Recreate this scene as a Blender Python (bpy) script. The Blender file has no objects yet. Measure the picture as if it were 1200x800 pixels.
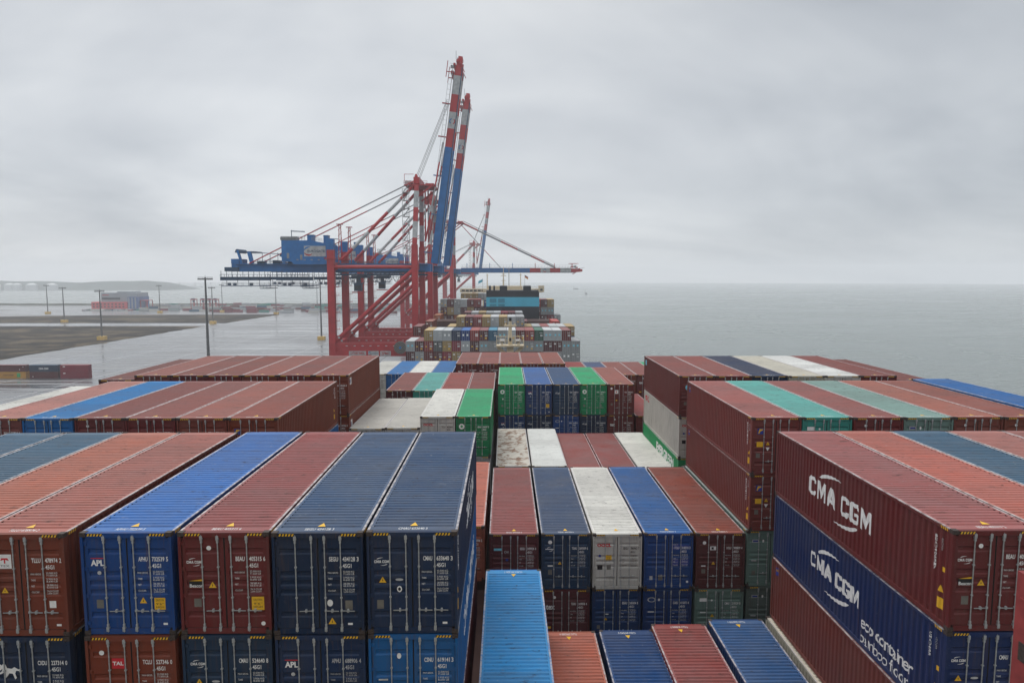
import bpy, math, random
from mathutils import Vector, Matrix
R = math.radians
random.seed(7)
SC = bpy.context.scene
COL = SC.collection

# ------------------------------------------------------------------ materials
def new_mat(name):
    m = bpy.data.materials.new(name); m.use_nodes = True
    nt = m.node_tree
    return m, nt, nt.nodes['Principled BSDF']

def nd(nt, typ, **kw):
    n = nt.nodes.new(typ)
    for k, v in kw.items():
        if k in n.inputs.keys() if hasattr(n.inputs, 'keys') else False:
            n.inputs[k].default_value = v
        else:
            setattr(n, k, v)
    return n

def mixcol(nt, fac, a, b, blend='MIX'):
    n = nt.nodes.new('ShaderNodeMix'); n.data_type = 'RGBA'; n.blend_type = blend
    for sock, v in ((n.inputs[0], fac), (n.inputs[6], a), (n.inputs[7], b)):
        if hasattr(v, 'links'): nt.links.new(v, sock)
        else: sock.default_value = v
    return n.outputs[2]

def ramp(nt, src, stops):
    n = nt.nodes.new('ShaderNodeValToRGB')
    els = n.color_ramp.elements
    while len(els) < len(stops): els.new(0.5)
    for e, (p, c) in zip(els, stops):
        e.position = p; e.color = c if len(c) == 4 else (*c, 1)
    nt.links.new(src, n.inputs[0])
    return n.outputs[0]

def math_node(nt, op, a, b=None):
    n = nt.nodes.new('ShaderNodeMath'); n.operation = op
    for s, v in zip(n.inputs, (a, b)):
        if v is None: continue
        if hasattr(v, 'links'): nt.links.new(v, s)
        else: s.default_value = v
    return n.outputs[0]

def noise(nt, vec, scale, detail=4, rough=0.55, dist=0.0):
    n = nt.nodes.new('ShaderNodeTexNoise')
    n.inputs['Scale'].default_value = scale; n.inputs['Detail'].default_value = detail
    n.inputs['Roughness'].default_value = rough; n.inputs['Distortion'].default_value = dist
    if vec is not None: nt.links.new(vec, n.inputs['Vector'])
    return n.outputs['Fac']

def mapping(nt, vec, scale=(1, 1, 1), loc=None):
    n = nt.nodes.new('ShaderNodeMapping'); n.inputs['Scale'].default_value = scale
    nt.links.new(vec, n.inputs['Vector'])
    if loc is not None: nt.links.new(loc, n.inputs['Location'])
    return n.outputs[0]

def bump(nt, bsdf, height, strength, dist):
    b = nt.nodes.new('ShaderNodeBump'); b.inputs['Strength'].default_value = strength
    b.inputs['Distance'].default_value = dist
    nt.links.new(height, b.inputs['Height']); nt.links.new(b.outputs[0], bsdf.inputs['Normal'])

def paint_material(name, roof):
    """Container paint: the colour is the object's own colour; noise gives fading, scuffs, run marks and rust."""
    m, nt, bs = new_mat(name); L = nt.links.new
    oi = nt.nodes.new('ShaderNodeObjectInfo'); geo = nt.nodes.new('ShaderNodeTexCoord')
    off = nt.nodes.new('ShaderNodeCombineXYZ')
    rnd = math_node(nt, 'MULTIPLY', oi.outputs['Random'], 90.0)
    for k in range(3): L(rnd, off.inputs[k])
    base = oi.outputs['Color']
    vec = mapping(nt, geo.outputs['Object'], (1, 1, 1), off.outputs[0])
    big = noise(nt, vec, 0.55, 5, 0.6)
    if roof:
        str_v = mapping(nt, geo.outputs['Object'], (0.7, 3.5, 1), off.outputs[0])
    else:
        str_v = mapping(nt, geo.outputs['Object'], (5, 5, 0.35), off.outputs[0])
    streak = noise(nt, str_v, 1.6, 6, 0.65)
    fine = noise(nt, vec, 9.0, 6, 0.7)
    c = mixcol(nt, ramp(nt, big, [(0.35, (0, 0, 0)), (0.72, (0.25 if roof else 0.18,) * 3)]), base, (0.24, 0.24, 0.245, 1) if roof else (0.10, 0.09, 0.085, 1))
    c = mixcol(nt, ramp(nt, streak, [(0.52, (0, 0, 0)), (0.80, (0.5,) * 3)]), c, (0.075, 0.06, 0.05, 1))
    sp = nt.nodes.new('ShaderNodeSeparateXYZ'); L(geo.outputs['Object'], sp.inputs[0])
    wn = nt.nodes.new('ShaderNodeTexWhiteNoise'); wn.noise_dimensions = '2D'
    cb = nt.nodes.new('ShaderNodeCombineXYZ'); L(math_node(nt, 'FLOOR', math_node(nt, 'DIVIDE', sp.outputs[1], 2.03)), cb.inputs[0]); L(rnd, cb.inputs[1])
    L(cb.outputs[0], wn.inputs['Vector'])
    if roof:
        c = mixcol(nt, ramp(nt, wn.outputs['Value'], [(0.0, (0, 0, 0)), (1.0, (0.20,) * 3)]), c, (0.10, 0.085, 0.08, 1))
        sc = noise(nt, mapping(nt, geo.outputs['Object'], (0.9, 2.6, 1), off.outputs[0]), 2.3, 8, 0.75, 0.6)
        c = mixcol(nt, ramp(nt, sc, [(0.57, (0, 0, 0)), (0.68, (0.70,) * 3)]), c, (0.045, 0.038, 0.034, 1))
        c = mixcol(nt, ramp(nt, sc, [(0.30, (0.50,) * 3), (0.39, (0, 0, 0))]), c, (0.34, 0.335, 0.335, 1))
    else:
        run = noise(nt, mapping(nt, geo.outputs['Object'], (7, 7, 0.28), off.outputs[0]), 1.9, 7, 0.7)
        c = mixcol(nt, ramp(nt, run, [(0.55, (0, 0, 0)), (0.72, (0.55,) * 3)]), c, (0.085, 0.042, 0.025, 1))
    light = ramp(nt, fine, [(0.60, (0, 0, 0)), (0.80, (0.22,) * 3)])
    c = mixcol(nt, light, c, (0.33, 0.32, 0.32, 1) if roof else (0.2, 0.18, 0.17, 1))
    # rust: threshold moves with the object's alpha (1 = hardly any, 0 = half covered)
    r1 = noise(nt, mapping(nt, geo.outputs['Object'], (1.0, 0.8, 0.8), off.outputs[0]), 1.5, 9, 0.72, 0.4)
    thr = math_node(nt, 'MULTIPLY', oi.outputs['Alpha'], 0.24)
    r2 = math_node(nt, 'SUBTRACT', r1, thr)
    rf = ramp(nt, r2, [(0.47, (0, 0, 0)), (0.56, (0.85,) * 3)])
    rc = ramp(nt, fine, [(0.3, (0.085, 0.035, 0.018)), (0.7, (0.26, 0.12, 0.06))])
    c = mixcol(nt, rf, c, rc)
    L(c, bs.inputs['Base Color'])
    L(ramp(nt, big, [(0.3, ((0.50 if roof else 0.45),) * 3), (0.7, ((0.78 if roof else 0.62),) * 3)]), bs.inputs['Roughness'])
    bs.inputs['Specular IOR Level'].default_value = 0.16 if roof else 0.22
    dent = noise(nt, vec, 1.3, 3, 0.5)
    bump(nt, bs, math_node(nt, 'ADD', math_node(nt, 'MULTIPLY', fine, .12), dent), 0.5, 0.07)
    return m

def plain(name, col, rough=0.5, metal=0.0, var=0.25, scale=3.0, spec=0.4):
    m, nt, bs = new_mat(name)
    tc = nt.nodes.new('ShaderNodeTexCoord')
    f = noise(nt, tc.outputs['Object'], scale, 5, 0.6)
    lo = tuple(x * (1 - var) for x in col); hi = tuple(min(1, x * (1 + var)) for x in col)
    nt.links.new(ramp(nt, f, [(0.3, lo), (0.7, hi)]), bs.inputs['Base Color'])
    bs.inputs['Roughness'].default_value = rough; bs.inputs['Metallic'].default_value = metal
    bs.inputs['Specular IOR Level'].default_value = spec
    return m

PAINT = paint_material('container_paint', False)
ROOF = paint_material('container_roof_paint', True)
def scuff_and_shine_rail():
    m, nt, bs = new_mat('scuff_and_shine_rail_paint')
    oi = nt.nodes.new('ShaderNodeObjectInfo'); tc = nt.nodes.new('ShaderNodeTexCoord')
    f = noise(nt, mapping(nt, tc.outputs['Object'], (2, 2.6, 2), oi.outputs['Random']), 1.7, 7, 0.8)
    c = mixcol(nt, ramp(nt, f, [(0.42, (0.12,) * 3), (0.55, (0.85,) * 3)]), oi.outputs['Color'], (0.50, 0.46, 0.45, 1))  # pale dashes: paint scuffs, plus wet sky reflection put into the colour
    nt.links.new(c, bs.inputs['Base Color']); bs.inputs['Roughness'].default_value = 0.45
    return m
RAIL = scuff_and_shine_rail()
CAST = plain('weathered_casting_steel', (0.045, 0.032, 0.027), 0.7, 0, 0.5, 20)
GALV = plain('galvanised_steel', (0.36, 0.37, 0.37), 0.5, 0.3, 0.25, 12)
GASK = plain('rubber_gasket', (0.012, 0.012, 0.012), 0.7)
WHITE = plain('white_lettering', (0.72, 0.71, 0.69), 0.6, 0, 0.12, 8)
DIMW = plain('dull_white_lettering', (0.42, 0.42, 0.42), 0.6, 0, 0.2, 8)
YEL = plain('warning_yellow', (0.70, 0.40, 0.02), 0.5, 0, 0.12, 8)
BLK = plain('black_marking', (0.012, 0.012, 0.014), 0.5)
GRYP = plain('grey_data_plate', (0.16, 0.15, 0.13), 0.5, 0.2)
REDL = plain('red_lettering', (0.50, 0.02, 0.03), 0.5, 0, 0.12)
NAVL = plain('navy_sticker', (0.02, 0.04, 0.22), 0.5)
CYAN = plain('cyan_sticker', (0.16, 0.50, 0.62), 0.5)
GREENL = plain('green_sticker', (0.03, 0.30, 0.10), 0.5)
C_RED = plain('crane_red_paint', (0.38, 0.017, 0.022), 0.45, 0, 0.18, 0.4)
C_BLUE = plain('crane_blue_paint', (0.001, 0.125, 0.36), 0.45, 0, 0.18, 0.4)
C_DKB = plain('crane_dark_blue_steel', (0.006, 0.045, 0.10), 0.5, 0, 0.3, 0.5)
C_WHT = plain('crane_white_paint', (0.38, 0.39, 0.39), 0.5, 0, 0.25, 0.8)
C_GRY = plain('crane_grey_steel', (0.22, 0.23, 0.24), 0.5, 0, 0.2, 0.5)
ROPE = plain('steel_rope', (0.05, 0.05, 0.055), 0.6)
CREAM = plain('cream_ship_paint', (0.60, 0.50, 0.34), 0.5, 0, 0.12, 1)
SHIPBLK = plain('dark_navy_ship_paint', (0.010, 0.014, 0.022), 0.5, 0, 0.25, 0.3)
SHIPCY = plain('light_blue_ship_paint', (0.055, 0.36, 0.50), 0.5, 0, 0.1, 0.2)
SHIPDC = plain('louvre_dark_blue', (0.022, 0.13, 0.19), 0.6, 0, 0.2, 2)  # darker blue of the plate behind the louvre slats
HULLRED = plain('deck_primer', (0.07, 0.03, 0.025), 0.7, 0, 0.3, 0.5)
POLE = plain('galvanised_mast', (0.10, 0.105, 0.105), 0.55, 0.3, 0.2, 0.4)
MBASE = plain('yellow_mast_footing', (0.62, 0.40, 0.10), 0.7, 0, 0.15, 0.4)
GLASS = plain('dark_window_glass', (0.02, 0.03, 0.04), 0.12)

# ------------------------------------------------------------------ mesh builder
_txt = {}
def text_geo(s, bold=0.0):
    key = (s, bold)
    if key not in _txt:
        cu = bpy.data.curves.new('t', 'FONT'); cu.body = s; cu.size = 1.0
        cu.resolution_u = 2; cu.offset = bold; cu.fill_mode = 'FRONT'
        ob = bpy.data.objects.new('t', cu)
        me = bpy.data.meshes.new_from_object(ob)
        V = [(v.co.x, v.co.y) for v in me.vertices]; F = [tuple(p.vertices) for p in me.polygons]
        bpy.data.objects.remove(ob); bpy.data.meshes.remove(me); bpy.data.curves.remove(cu)
        if V:
            x0 = min(v[0] for v in V); x1 = max(v[0] for v in V); y0 = min(v[1] for v in V); y1 = max(v[1] for v in V)
            V = [((x - x0) / (x1 - x0 or 1), (y - y0) / (y1 - y0 or 1)) for x, y in V]
        _txt[key] = (V, F)
    return _txt[key]

def _logo():
    from mathutils.geometry import tessellate_polygon
    C_ = [[(1, .70), (1, .86), (.86, 1), (.14, 1), (0, .86), (0, .14), (.14, 0), (.86, 0), (1, .14), (1, .30), (.72, .30), (.72, .2), (.30, .2), (.28, .24), (.28, .76), (.30, .8), (.72, .8), (.72, .70)]]
    G_ = [[(1, .72), (1, .86), (.86, 1), (.14, 1), (0, .86), (0, .14), (.14, 0), (.86, 0), (1, .14), (1, .54), (.55, .54), (.55, .38), (.74, .38), (.74, .2), (.30, .2), (.28, .24), (.28, .76), (.3, .8), (.74, .8), (.74, .72)]]
    M_ = [[(0, 0), (0, 1), (.28, 1), (.5, .45), (.72, 1), (1, 1), (1, 0), (.77, 0), (.77, .6), (.58, .12), (.42, .12), (.23, .6), (.23, 0)]]
    A_ = [[(0, 0), (.33, 1), (.67, 1), (1, 0), (.74, 0), (.68, .2), (.32, .2), (.26, 0)], [(.385, .40), (.5, .78), (.615, .40)]]
    V = []; F = []; x = 0
    for g, w in ((C_, .9), (M_, 1.12), (A_, 1.08), (None, .42), (C_, .9), (G_, .95), (M_, 1.12)):
        if g:
            loops = [[Vector((x + p * w, q, 0)) for p, q in lp] for lp in g]; b = len(V); V += [(v.x, v.y) for lp in loops for v in lp]
            F += [tuple(b + i for i in f) for f in tessellate_polygon(loops)]
        x += w + (.14 if g else 0)
    x -= .14
    F2 = []
    for f in F:
        (ax, ay), (bx_, by), (cx, cy) = (V[i] for i in f)
        F2.append(f if (bx_ - ax) * (cy - ay) - (by - ay) * (cx - ax) > 0 else f[::-1])
    return [(p / x, q) for p, q in V], F2
_txt[('CMA CGM', .03)] = _txt[('CMA CGM', .02)] = LOGO = _logo()

class MB:
    def __init__(s): s.v = []; s.f = []; s.m = []; s.mats = []
    def mi(s, mat):
        if mat not in s.mats: s.mats.append(mat)
        return s.mats.index(mat)
    def add(s, V, F, mat):
        b = len(s.v); k = s.mi(mat); s.v += [tuple(p) for p in V]
        for f in F: s.f.append(tuple(b + i for i in f)); s.m.append(k)
    def box(s, x0, x1, y0, y1, z0, z1, mat):
        V = [(x0, y0, z0), (x1, y0, z0), (x1, y1, z0), (x0, y1, z0), (x0, y0, z1), (x1, y0, z1), (x1, y1, z1), (x0, y1, z1)]
        s.add(V, [(0, 3, 2, 1), (4, 5, 6, 7), (0, 1, 5, 4), (1, 2, 6, 5), (2, 3, 7, 6), (3, 0, 4, 7)], mat)
    def beam(s, a, b, w, h, mat, w2=None, h2=None, up=(0, 0, 1)):
        a = Vector(a); b = Vector(b); d = (b - a).normalized(); u = Vector(up)
        if abs(d.dot(u)) > 0.97: u = Vector((0, 1, 0))
        r = d.cross(u).normalized(); u = r.cross(d)
        w2 = w if w2 is None else w2; h2 = h if h2 is None else h2
        V = []
        for p, ww, hh in ((a, w, h), (b, w2, h2)):
            for sx, sz in ((-1, -1), (1, -1), (1, 1), (-1, 1)):
                V.append(p + r * sx * ww / 2 + u * sz * hh / 2)
        s.add(V, [(0, 1, 2, 3), (7, 6, 5, 4), (0, 4, 5, 1), (1, 5, 6, 2), (2, 6, 7, 3), (3, 7, 4, 0)], mat)
    def tube(s, a, b, r, mat, n=8, r2=None):
        a = Vector(a); b = Vector(b); d = (b - a).normalized()
        u = Vector((0, 0, 1)) if abs(d.z) < 0.9 else Vector((0, 1, 0))
        x = d.cross(u).normalized(); y = x.cross(d); r2 = r if r2 is None else r2
        V = []
        for p, rr in ((a, r), (b, r2)):
            for i in range(n):
                t = 2 * math.pi * i / n; V.append(p + x * math.cos(t) * rr + y * math.sin(t) * rr)
        F = [(i, (i + 1) % n, n + (i + 1) % n, n + i) for i in range(n)] + [tuple(range(n - 1, -1, -1)), tuple(range(n, 2 * n))]
        s.add(V, F, mat)
    def striped(s, a, b, r, mats, fr, n=8, box=None):
        a = Vector(a); b = Vector(b)
        for (t0, t1), m in zip(zip(fr[:-1], fr[1:]), mats):
            p, q = a.lerp(b, t0), a.lerp(b, t1)
            if box: s.beam(p, q, box[0], box[1], m)
            else: s.tube(p, q, r, m, n)
    def poly(s, P, mat): s.add(P, [tuple(range(len(P)))], mat)
    def text(s, t, org, ux, uy, w, h, mat, bold=0.0):
        """text in the box at org spanned by ux*w, uy*h"""
        V, F = text_geo(t, bold); o = Vector(org); ux = Vector(ux) * w; uy = Vector(uy) * h
        s.add([o + ux * x + uy * y for x, y in V], F, mat)
    def build(s, name, parent=None, loc=None, mesh_only=False):
        me = bpy.data.meshes.new(name); me.from_pydata(s.v, [], s.f)
        for m in s.mats: me.materials.append(m)
        me.polygons.foreach_set('material_index', s.m); me.update()
        if mesh_only: return me
        return link(name, me, parent, loc)

def link(name, me, parent=None, loc=None, color=None):
    o = bpy.data.objects.new(name, me); COL.objects.link(o)
    if parent is not None: o.parent = parent
    if loc is not None: o.location = loc
    if color is not None: o.color = color
    return o

def tag(o, label=None, cat=None, group=None, kind=None):
    for k, v in (('label', label), ('category', cat), ('group', group), ('kind', kind)):
        if v: o[k] = v
    return o

def empty(name, loc, label, cat, group=None, rz=0):
    o = bpy.data.objects.new(name, None); COL.objects.link(o); o.location = loc; o.rotation_euler.z = rz
    o.empty_display_size = 0.5
    return tag(o, label, cat, group)

# ------------------------------------------------------------------ colours (name -> wall colour, roof colour)
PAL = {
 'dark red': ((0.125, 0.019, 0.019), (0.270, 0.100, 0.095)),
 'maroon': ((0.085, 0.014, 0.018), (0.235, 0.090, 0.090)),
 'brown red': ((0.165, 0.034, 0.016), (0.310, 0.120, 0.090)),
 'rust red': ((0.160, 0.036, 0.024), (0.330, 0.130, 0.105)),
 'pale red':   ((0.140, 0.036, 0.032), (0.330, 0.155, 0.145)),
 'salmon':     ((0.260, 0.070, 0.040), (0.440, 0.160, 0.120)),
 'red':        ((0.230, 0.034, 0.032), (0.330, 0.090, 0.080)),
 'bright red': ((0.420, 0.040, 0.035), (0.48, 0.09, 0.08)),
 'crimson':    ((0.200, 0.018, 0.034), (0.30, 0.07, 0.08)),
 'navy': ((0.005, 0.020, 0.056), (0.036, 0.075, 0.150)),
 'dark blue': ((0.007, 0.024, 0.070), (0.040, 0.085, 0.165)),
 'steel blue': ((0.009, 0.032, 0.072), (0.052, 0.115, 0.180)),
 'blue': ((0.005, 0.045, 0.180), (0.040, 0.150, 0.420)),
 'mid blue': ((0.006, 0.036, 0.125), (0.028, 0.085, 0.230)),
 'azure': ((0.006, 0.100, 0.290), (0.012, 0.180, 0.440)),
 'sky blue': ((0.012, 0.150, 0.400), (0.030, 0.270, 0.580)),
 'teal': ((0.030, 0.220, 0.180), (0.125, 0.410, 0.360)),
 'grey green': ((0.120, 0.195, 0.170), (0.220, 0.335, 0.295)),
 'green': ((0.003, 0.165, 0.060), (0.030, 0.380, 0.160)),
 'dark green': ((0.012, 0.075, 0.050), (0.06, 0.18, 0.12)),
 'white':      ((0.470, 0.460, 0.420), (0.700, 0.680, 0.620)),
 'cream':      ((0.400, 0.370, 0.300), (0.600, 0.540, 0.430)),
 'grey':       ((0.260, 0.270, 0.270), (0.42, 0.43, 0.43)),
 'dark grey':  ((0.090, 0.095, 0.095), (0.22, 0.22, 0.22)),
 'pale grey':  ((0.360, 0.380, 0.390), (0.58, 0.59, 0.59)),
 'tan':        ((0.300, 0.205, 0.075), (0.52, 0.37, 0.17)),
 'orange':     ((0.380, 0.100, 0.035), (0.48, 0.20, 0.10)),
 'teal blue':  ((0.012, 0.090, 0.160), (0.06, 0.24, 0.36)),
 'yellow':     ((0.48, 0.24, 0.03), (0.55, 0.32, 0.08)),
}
LEN = 12.192; HW = 1.243; HC = 2.896; STD = 2.591
PER = 0.279

def corr(y):
    """outward depth of the side corrugation at y (0 = outer face, negative inward)"""
    t = ((y - 0.2) / PER) % 1.0
    if t < 0.26: return 0.0
    if t < 0.50: return -0.036 * (t - 0.26) / 0.24
    if t < 0.76: return -0.036
    return -0.036 * (1 - (t - 0.76) / 0.24)
def corr_breaks(y0, y1):
    out = [y0]; k = int((y0 - 0.2) / PER) - 1
    while True:
        for t in (0.0, 0.26, 0.50, 0.76):
            y = 0.2 + PER * (k + t)
            if y0 < y < y1: out.append(y)
        k += 1
        if 0.2 + PER * k > y1: break
    out.append(y1); return out

def body_builder(H, near=True, length=LEN):
    b = MB(); W = HW
    xs = W - 0.022                                       # outer face of the corrugated wall
    for sd in (-1, 1):
        ys = corr_breaks(0.17, length - 0.17) if near else [0.17, length - 0.17]
        V = []; F = []
        for y in ys:
            x = sd * (xs + (corr(y) if near else 0)); V += [(x, y, 0.15), (x, y, H - 0.11)]
        for i in range(len(ys) - 1):
            q = (2 * i, 2 * i + 2, 2 * i + 3, 2 * i + 1); F.append(q if sd > 0 else q[::-1])
        b.add(V, F, PAINT)
        b.box(sd * W - 0.03 - 0.03 * sd, sd * W + 0.03 - 0.03 * sd, 0.17, length - 0.17, H - 0.115, H - 0.012, PAINT)
        xa, xb = sorted((sd * (W + .002), sd * (W - .060)))
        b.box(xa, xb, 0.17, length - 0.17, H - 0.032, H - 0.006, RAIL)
        b.box(sd * W - 0.025 - 0.029 * sd, sd * W + 0.025 - 0.029 * sd, 0.17, length - 0.17, 0.02, 0.16, PAINT)
        for y0, y1 in ((0.0, 0.15), (length - 0.15, length)):
            x0, x1 = sorted((sd * (W - 0.006), sd * (W - (0.08 if y0 == 0 else 0.14))))
            b.box(x0, x1, y0 + 0.006, y1 - 0.006, 0.115, H - 0.115, PAINT)
            x0, x1 = sorted((sd * W, sd * (W - 0.165)))
            for z0, z1 in ((0, 0.118), (H - 0.118, H)):
                b.box(x0, x1, y0, y1 + (0.02 if y0 == 0 else 0), z0, z1, CAST)
    # headers, sills, far end wall, underside
    for y0, y1 in ((0.012, 0.13), (length - 0.13, length - 0.012)):
        b.box(-W + 0.16, W - 0.16, y0, y1, H - 0.155, H - 0.014, PAINT)
        b.box(-W + 0.16, W - 0.16, y0, y1, 0.012, 0.16, PAINT)
    n = 24 if near else 2; V = []; F = []
    for i in range(n + 1):
        x = -W + 0.14 + (2 * W - 0.28) * i / n; y = length - 0.03 - (0.035 if i % 2 and near else 0)
        V += [(x, y, 0.16), (x, y, H - 0.15)]
        if i: F.append((2 * i, 2 * i - 2, 2 * i - 1, 2 * i + 1))
    b.add(V, F, PAINT)
    b.add([(-W + .05, .15, .10), (W - .05, .15, .10), (W - .05, length - .15, .10), (-W + .05, length - .15, .10)], [(0, 3, 2, 1)], CAST)
    if near:                                              # hazard stripes on the door header and on the side rail ends
        for sd in (-1, 1):
            x0 = sd * (W - 0.62) if sd > 0 else -W + 0.18
            b.box(x0, x0 + 0.44, 0.008, 0.012, H - 0.10, H - 0.03, BLK)
            for k in range(5):
                xx = x0 + 0.02 + k * 0.085
                b.poly([(xx, 0.004, H - .098), (xx + .045, 0.004, H - .098), (xx + .075, 0.004, H - .032), (xx + .03, 0.004, H - .032)], YEL)
            X = sd * (W + 0.004)
            for k in range(4):
                yy = 0.22 + k * 0.085
                P = [(X, yy, H - .105), (X, yy + .045, H - .105), (X, yy + .075, H - .03), (X, yy + .03, H - .03)]
                b.poly(P if sd > 0 else P[::-1], YEL)
    return b

def side_text(b, sd, s, yc, zc, w, h, mat, bold=0.0, mapf=None):
    """Lettering painted on the corrugated side wall: cut at the folds and laid into them. sd=-1: reads towards -y."""
    import bmesh
    V, F = text_geo(s, bold) if mapf is None else mapf
    bm = bmesh.new(); vs = []
    for x, y in V:
        yy = yc + (x - 0.5) * w * (1 if sd > 0 else -1); vs.append(bm.verts.new((0, yy, zc + (y - 0.5) * h)))
    for f in F:
        try: bm.faces.new([vs[i] for i in f])
        except ValueError: pass
    for yb in corr_breaks(yc - w / 2 - .01, yc + w / 2 + .01)[1:-1]:
        bmesh.ops.bisect_plane(bm, geom=bm.verts[:] + bm.edges[:] + bm.faces[:], plane_co=(0, yb, 0), plane_no=(0, 1, 0))
    bm.verts.index_update()
    b.add([(sd * (HW - 0.022 + corr(v.co.y) + 0.003), v.co.y, v.co.z) for v in bm.verts],
          [tuple(v.index for v in f.verts) for f in bm.faces], mat)
    bm.free()

def arc_geo(a0, a1, thick, n=20):
    """a swoosh: unit box, thick in the middle and pointed at one end"""
    P = []; Q = []
    for i in range(n + 1):
        t = i / n; a = a0 + (a1 - a0) * t; th = thick * math.sin(math.pi * min(1, t * 0.8 + 0.15))
        P.append((0.5 + 0.5 * math.cos(a), math.sin(a))); Q.append((0.5 + (0.5 - th * .5) * math.cos(a), math.sin(a) * (1 - th)))
    V = P + Q; F = [(i, i + 1, n + 2 + i, n + 1 + i) for i in range(n)]
    return V, F
ARC_UP = arc_geo(R(165), R(70), 0.26)
ARC_DN = arc_geo(R(-15), R(-110), 0.26)

def roof_builder(H, code=None, tri=True, length=LEN, flatroof=False):
    b = MB(); W = HW - 0.062
    hi, lo = H - 0.010, H - 0.058
    y0, y1 = 0.13, length - 0.13
    ys = [(y0, hi), (y0 + 0.30, hi)]
    p = 0.236; y = y0 + 0.30
    if not flatroof:
        while y + p < y1 - 0.28:
            ys += [(y + 0.05, lo), (y + 0.10, lo), (y + 0.15, hi), (y + p, hi)]; y += p
    ys.append((y1, hi))
    V = []; F = []
    for yy, zz in ys:
        V += [(-W + 0.07, yy, zz), (W - 0.07, yy, zz)]
    for i in range(len(ys) - 1): F.append((2 * i, 2 * i + 1, 2 * i + 3, 2 * i + 2))
    b.add(V, F, ROOF)
    for sd in (-1, 1):
        xa, xb = sorted((sd * (W - 0.07), sd * W))
        b.add([(xa, y0, hi + .001), (xb, y0, hi + .001), (xb, y1, hi + .001), (xa, y1, hi + .001)], [(0, 1, 2, 3)], ROOF)
    if tri:
        yy = y0 + 0.36; b.poly([(-0.11, yy, hi + .004), (0.11, yy, hi + .004), (0.0, yy + 0.27, hi + .004)], YEL)
    if code:
        b.text(code, (-0.40, y0 + 0.08, hi + 0.004), (1, 0, 0), (0, 1, 0), .80, 0.15, WHITE, 0.0)
    return b

ZS = [0.15, 0.40, 0.50, 0.60, 0.85]                     # centres of the pressed grooves, from the top
def door_builder(H, sd, near=True):
    """one leaf; sd=-1 the left leaf as seen from outside"""
    b = MB(); z0, z1 = 0.165, H - 0.16; xa, xb = (-HW + 0.09, -0.012) if sd < 0 else (0.012, HW - 0.09)
    yf = 0.055; hh = z1 - z0
    b.box(xa, xb, yf + 0.035, yf + 0.06, z0, z1, GASK)
    xi0, xi1 = xa + 0.10, xb - 0.10
    for p, q in ((xa, xi0), (xi1, xb)):
        b.add([(p, yf, z0), (q, yf, z0), (q, yf, z1), (p, yf, z1)], [(0, 1, 2, 3)], PAINT)
    prof = [(z1, 0)]
    for c in ZS:
        zc = z1 - c * hh; prof += [(zc + 0.085, 0), (zc + 0.045, 0.034), (zc - 0.045, 0.034), (zc - 0.085, 0)]
    prof.append((z0, 0))
    V = []; F = []
    for z, d in prof: V += [(xi0, yf + d, z), (xi1, yf + d, z)]
    for i in range(len(prof) - 1): F.append((2 * i, 2 * i + 2, 2 * i + 3, 2 * i + 1))
    b.add(V, F, PAINT)
    for i, (z, d) in enumerate(prof[:-1]):                 # closed ends of the grooves
        if d and prof[i + 1][1]:
            for x in (xi0, xi1):
                q = [(x, yf, prof[i - 1][0]), (x, yf + d, z), (x, yf + d, prof[i + 1][0]), (x, yf, prof[i + 2][0])]
                b.poly(q, PAINT)
    for x in (xa, xb):
        b.box(x - 0.006, x + 0.006, yf - 0.004, yf + 0.03, z0, z1, GASK)
    for z in (z0, z1): b.box(xa, xb, yf - 0.003, yf + 0.03, z - 0.006, z + 0.006, GASK)
    xh = xa if sd < 0 else xb
    for t in (0.06, 0.36, 0.66, 0.94):
        z = z0 + hh * t; b.box(xh - 0.07, xh + 0.07, yf - 0.025, yf - 0.002, z - 0.05, z + 0.05, PAINT)
    return b

def rod_builder(H, handle=1):
    b = MB(); z0, z1 = 0.06, H - 0.07; y = 0.026
    b.tube((0, y, z0), (0, y, z1), 0.017, GALV, 8)
    for z in (z0 + 0.09, z1 - 0.09):
        b.box(-0.036, 0.036, y - 0.03, y + 0.028, z - 0.06, z + 0.06, GALV)
    for z in (z0 + 0.20, z1 - 0.20): b.box(-0.024, 0.024, y - 0.022, y + 0.028, z - 0.035, z + 0.035, GALV)
    for t in (0.36, 0.66): b.box(-0.03, 0.03, y - 0.020, y + 0.028, H * t - 0.018, H * t + 0.018, GALV)
    zh = H * 0.235
    if not handle: return b
    b.box(-0.024, 0.024, y - 0.026, y + 0.028, zh - 0.03, zh + 0.03, GALV)
    b.beam((0, y - 0.020, zh), (0.36 * handle, y - 0.020, zh - 0.012), 0.014, 0.022, GALV)
    b.box(0.18 * handle - 0.024, 0.18 * handle + 0.024, y - 0.03, y + 0.028, zh - 0.05, zh + 0.035, GALV)
    return b

_M = {}
def cached(key, fn):
    if key not in _M: _M[key] = fn().build(key, mesh_only=True)
    return _M[key]

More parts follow.
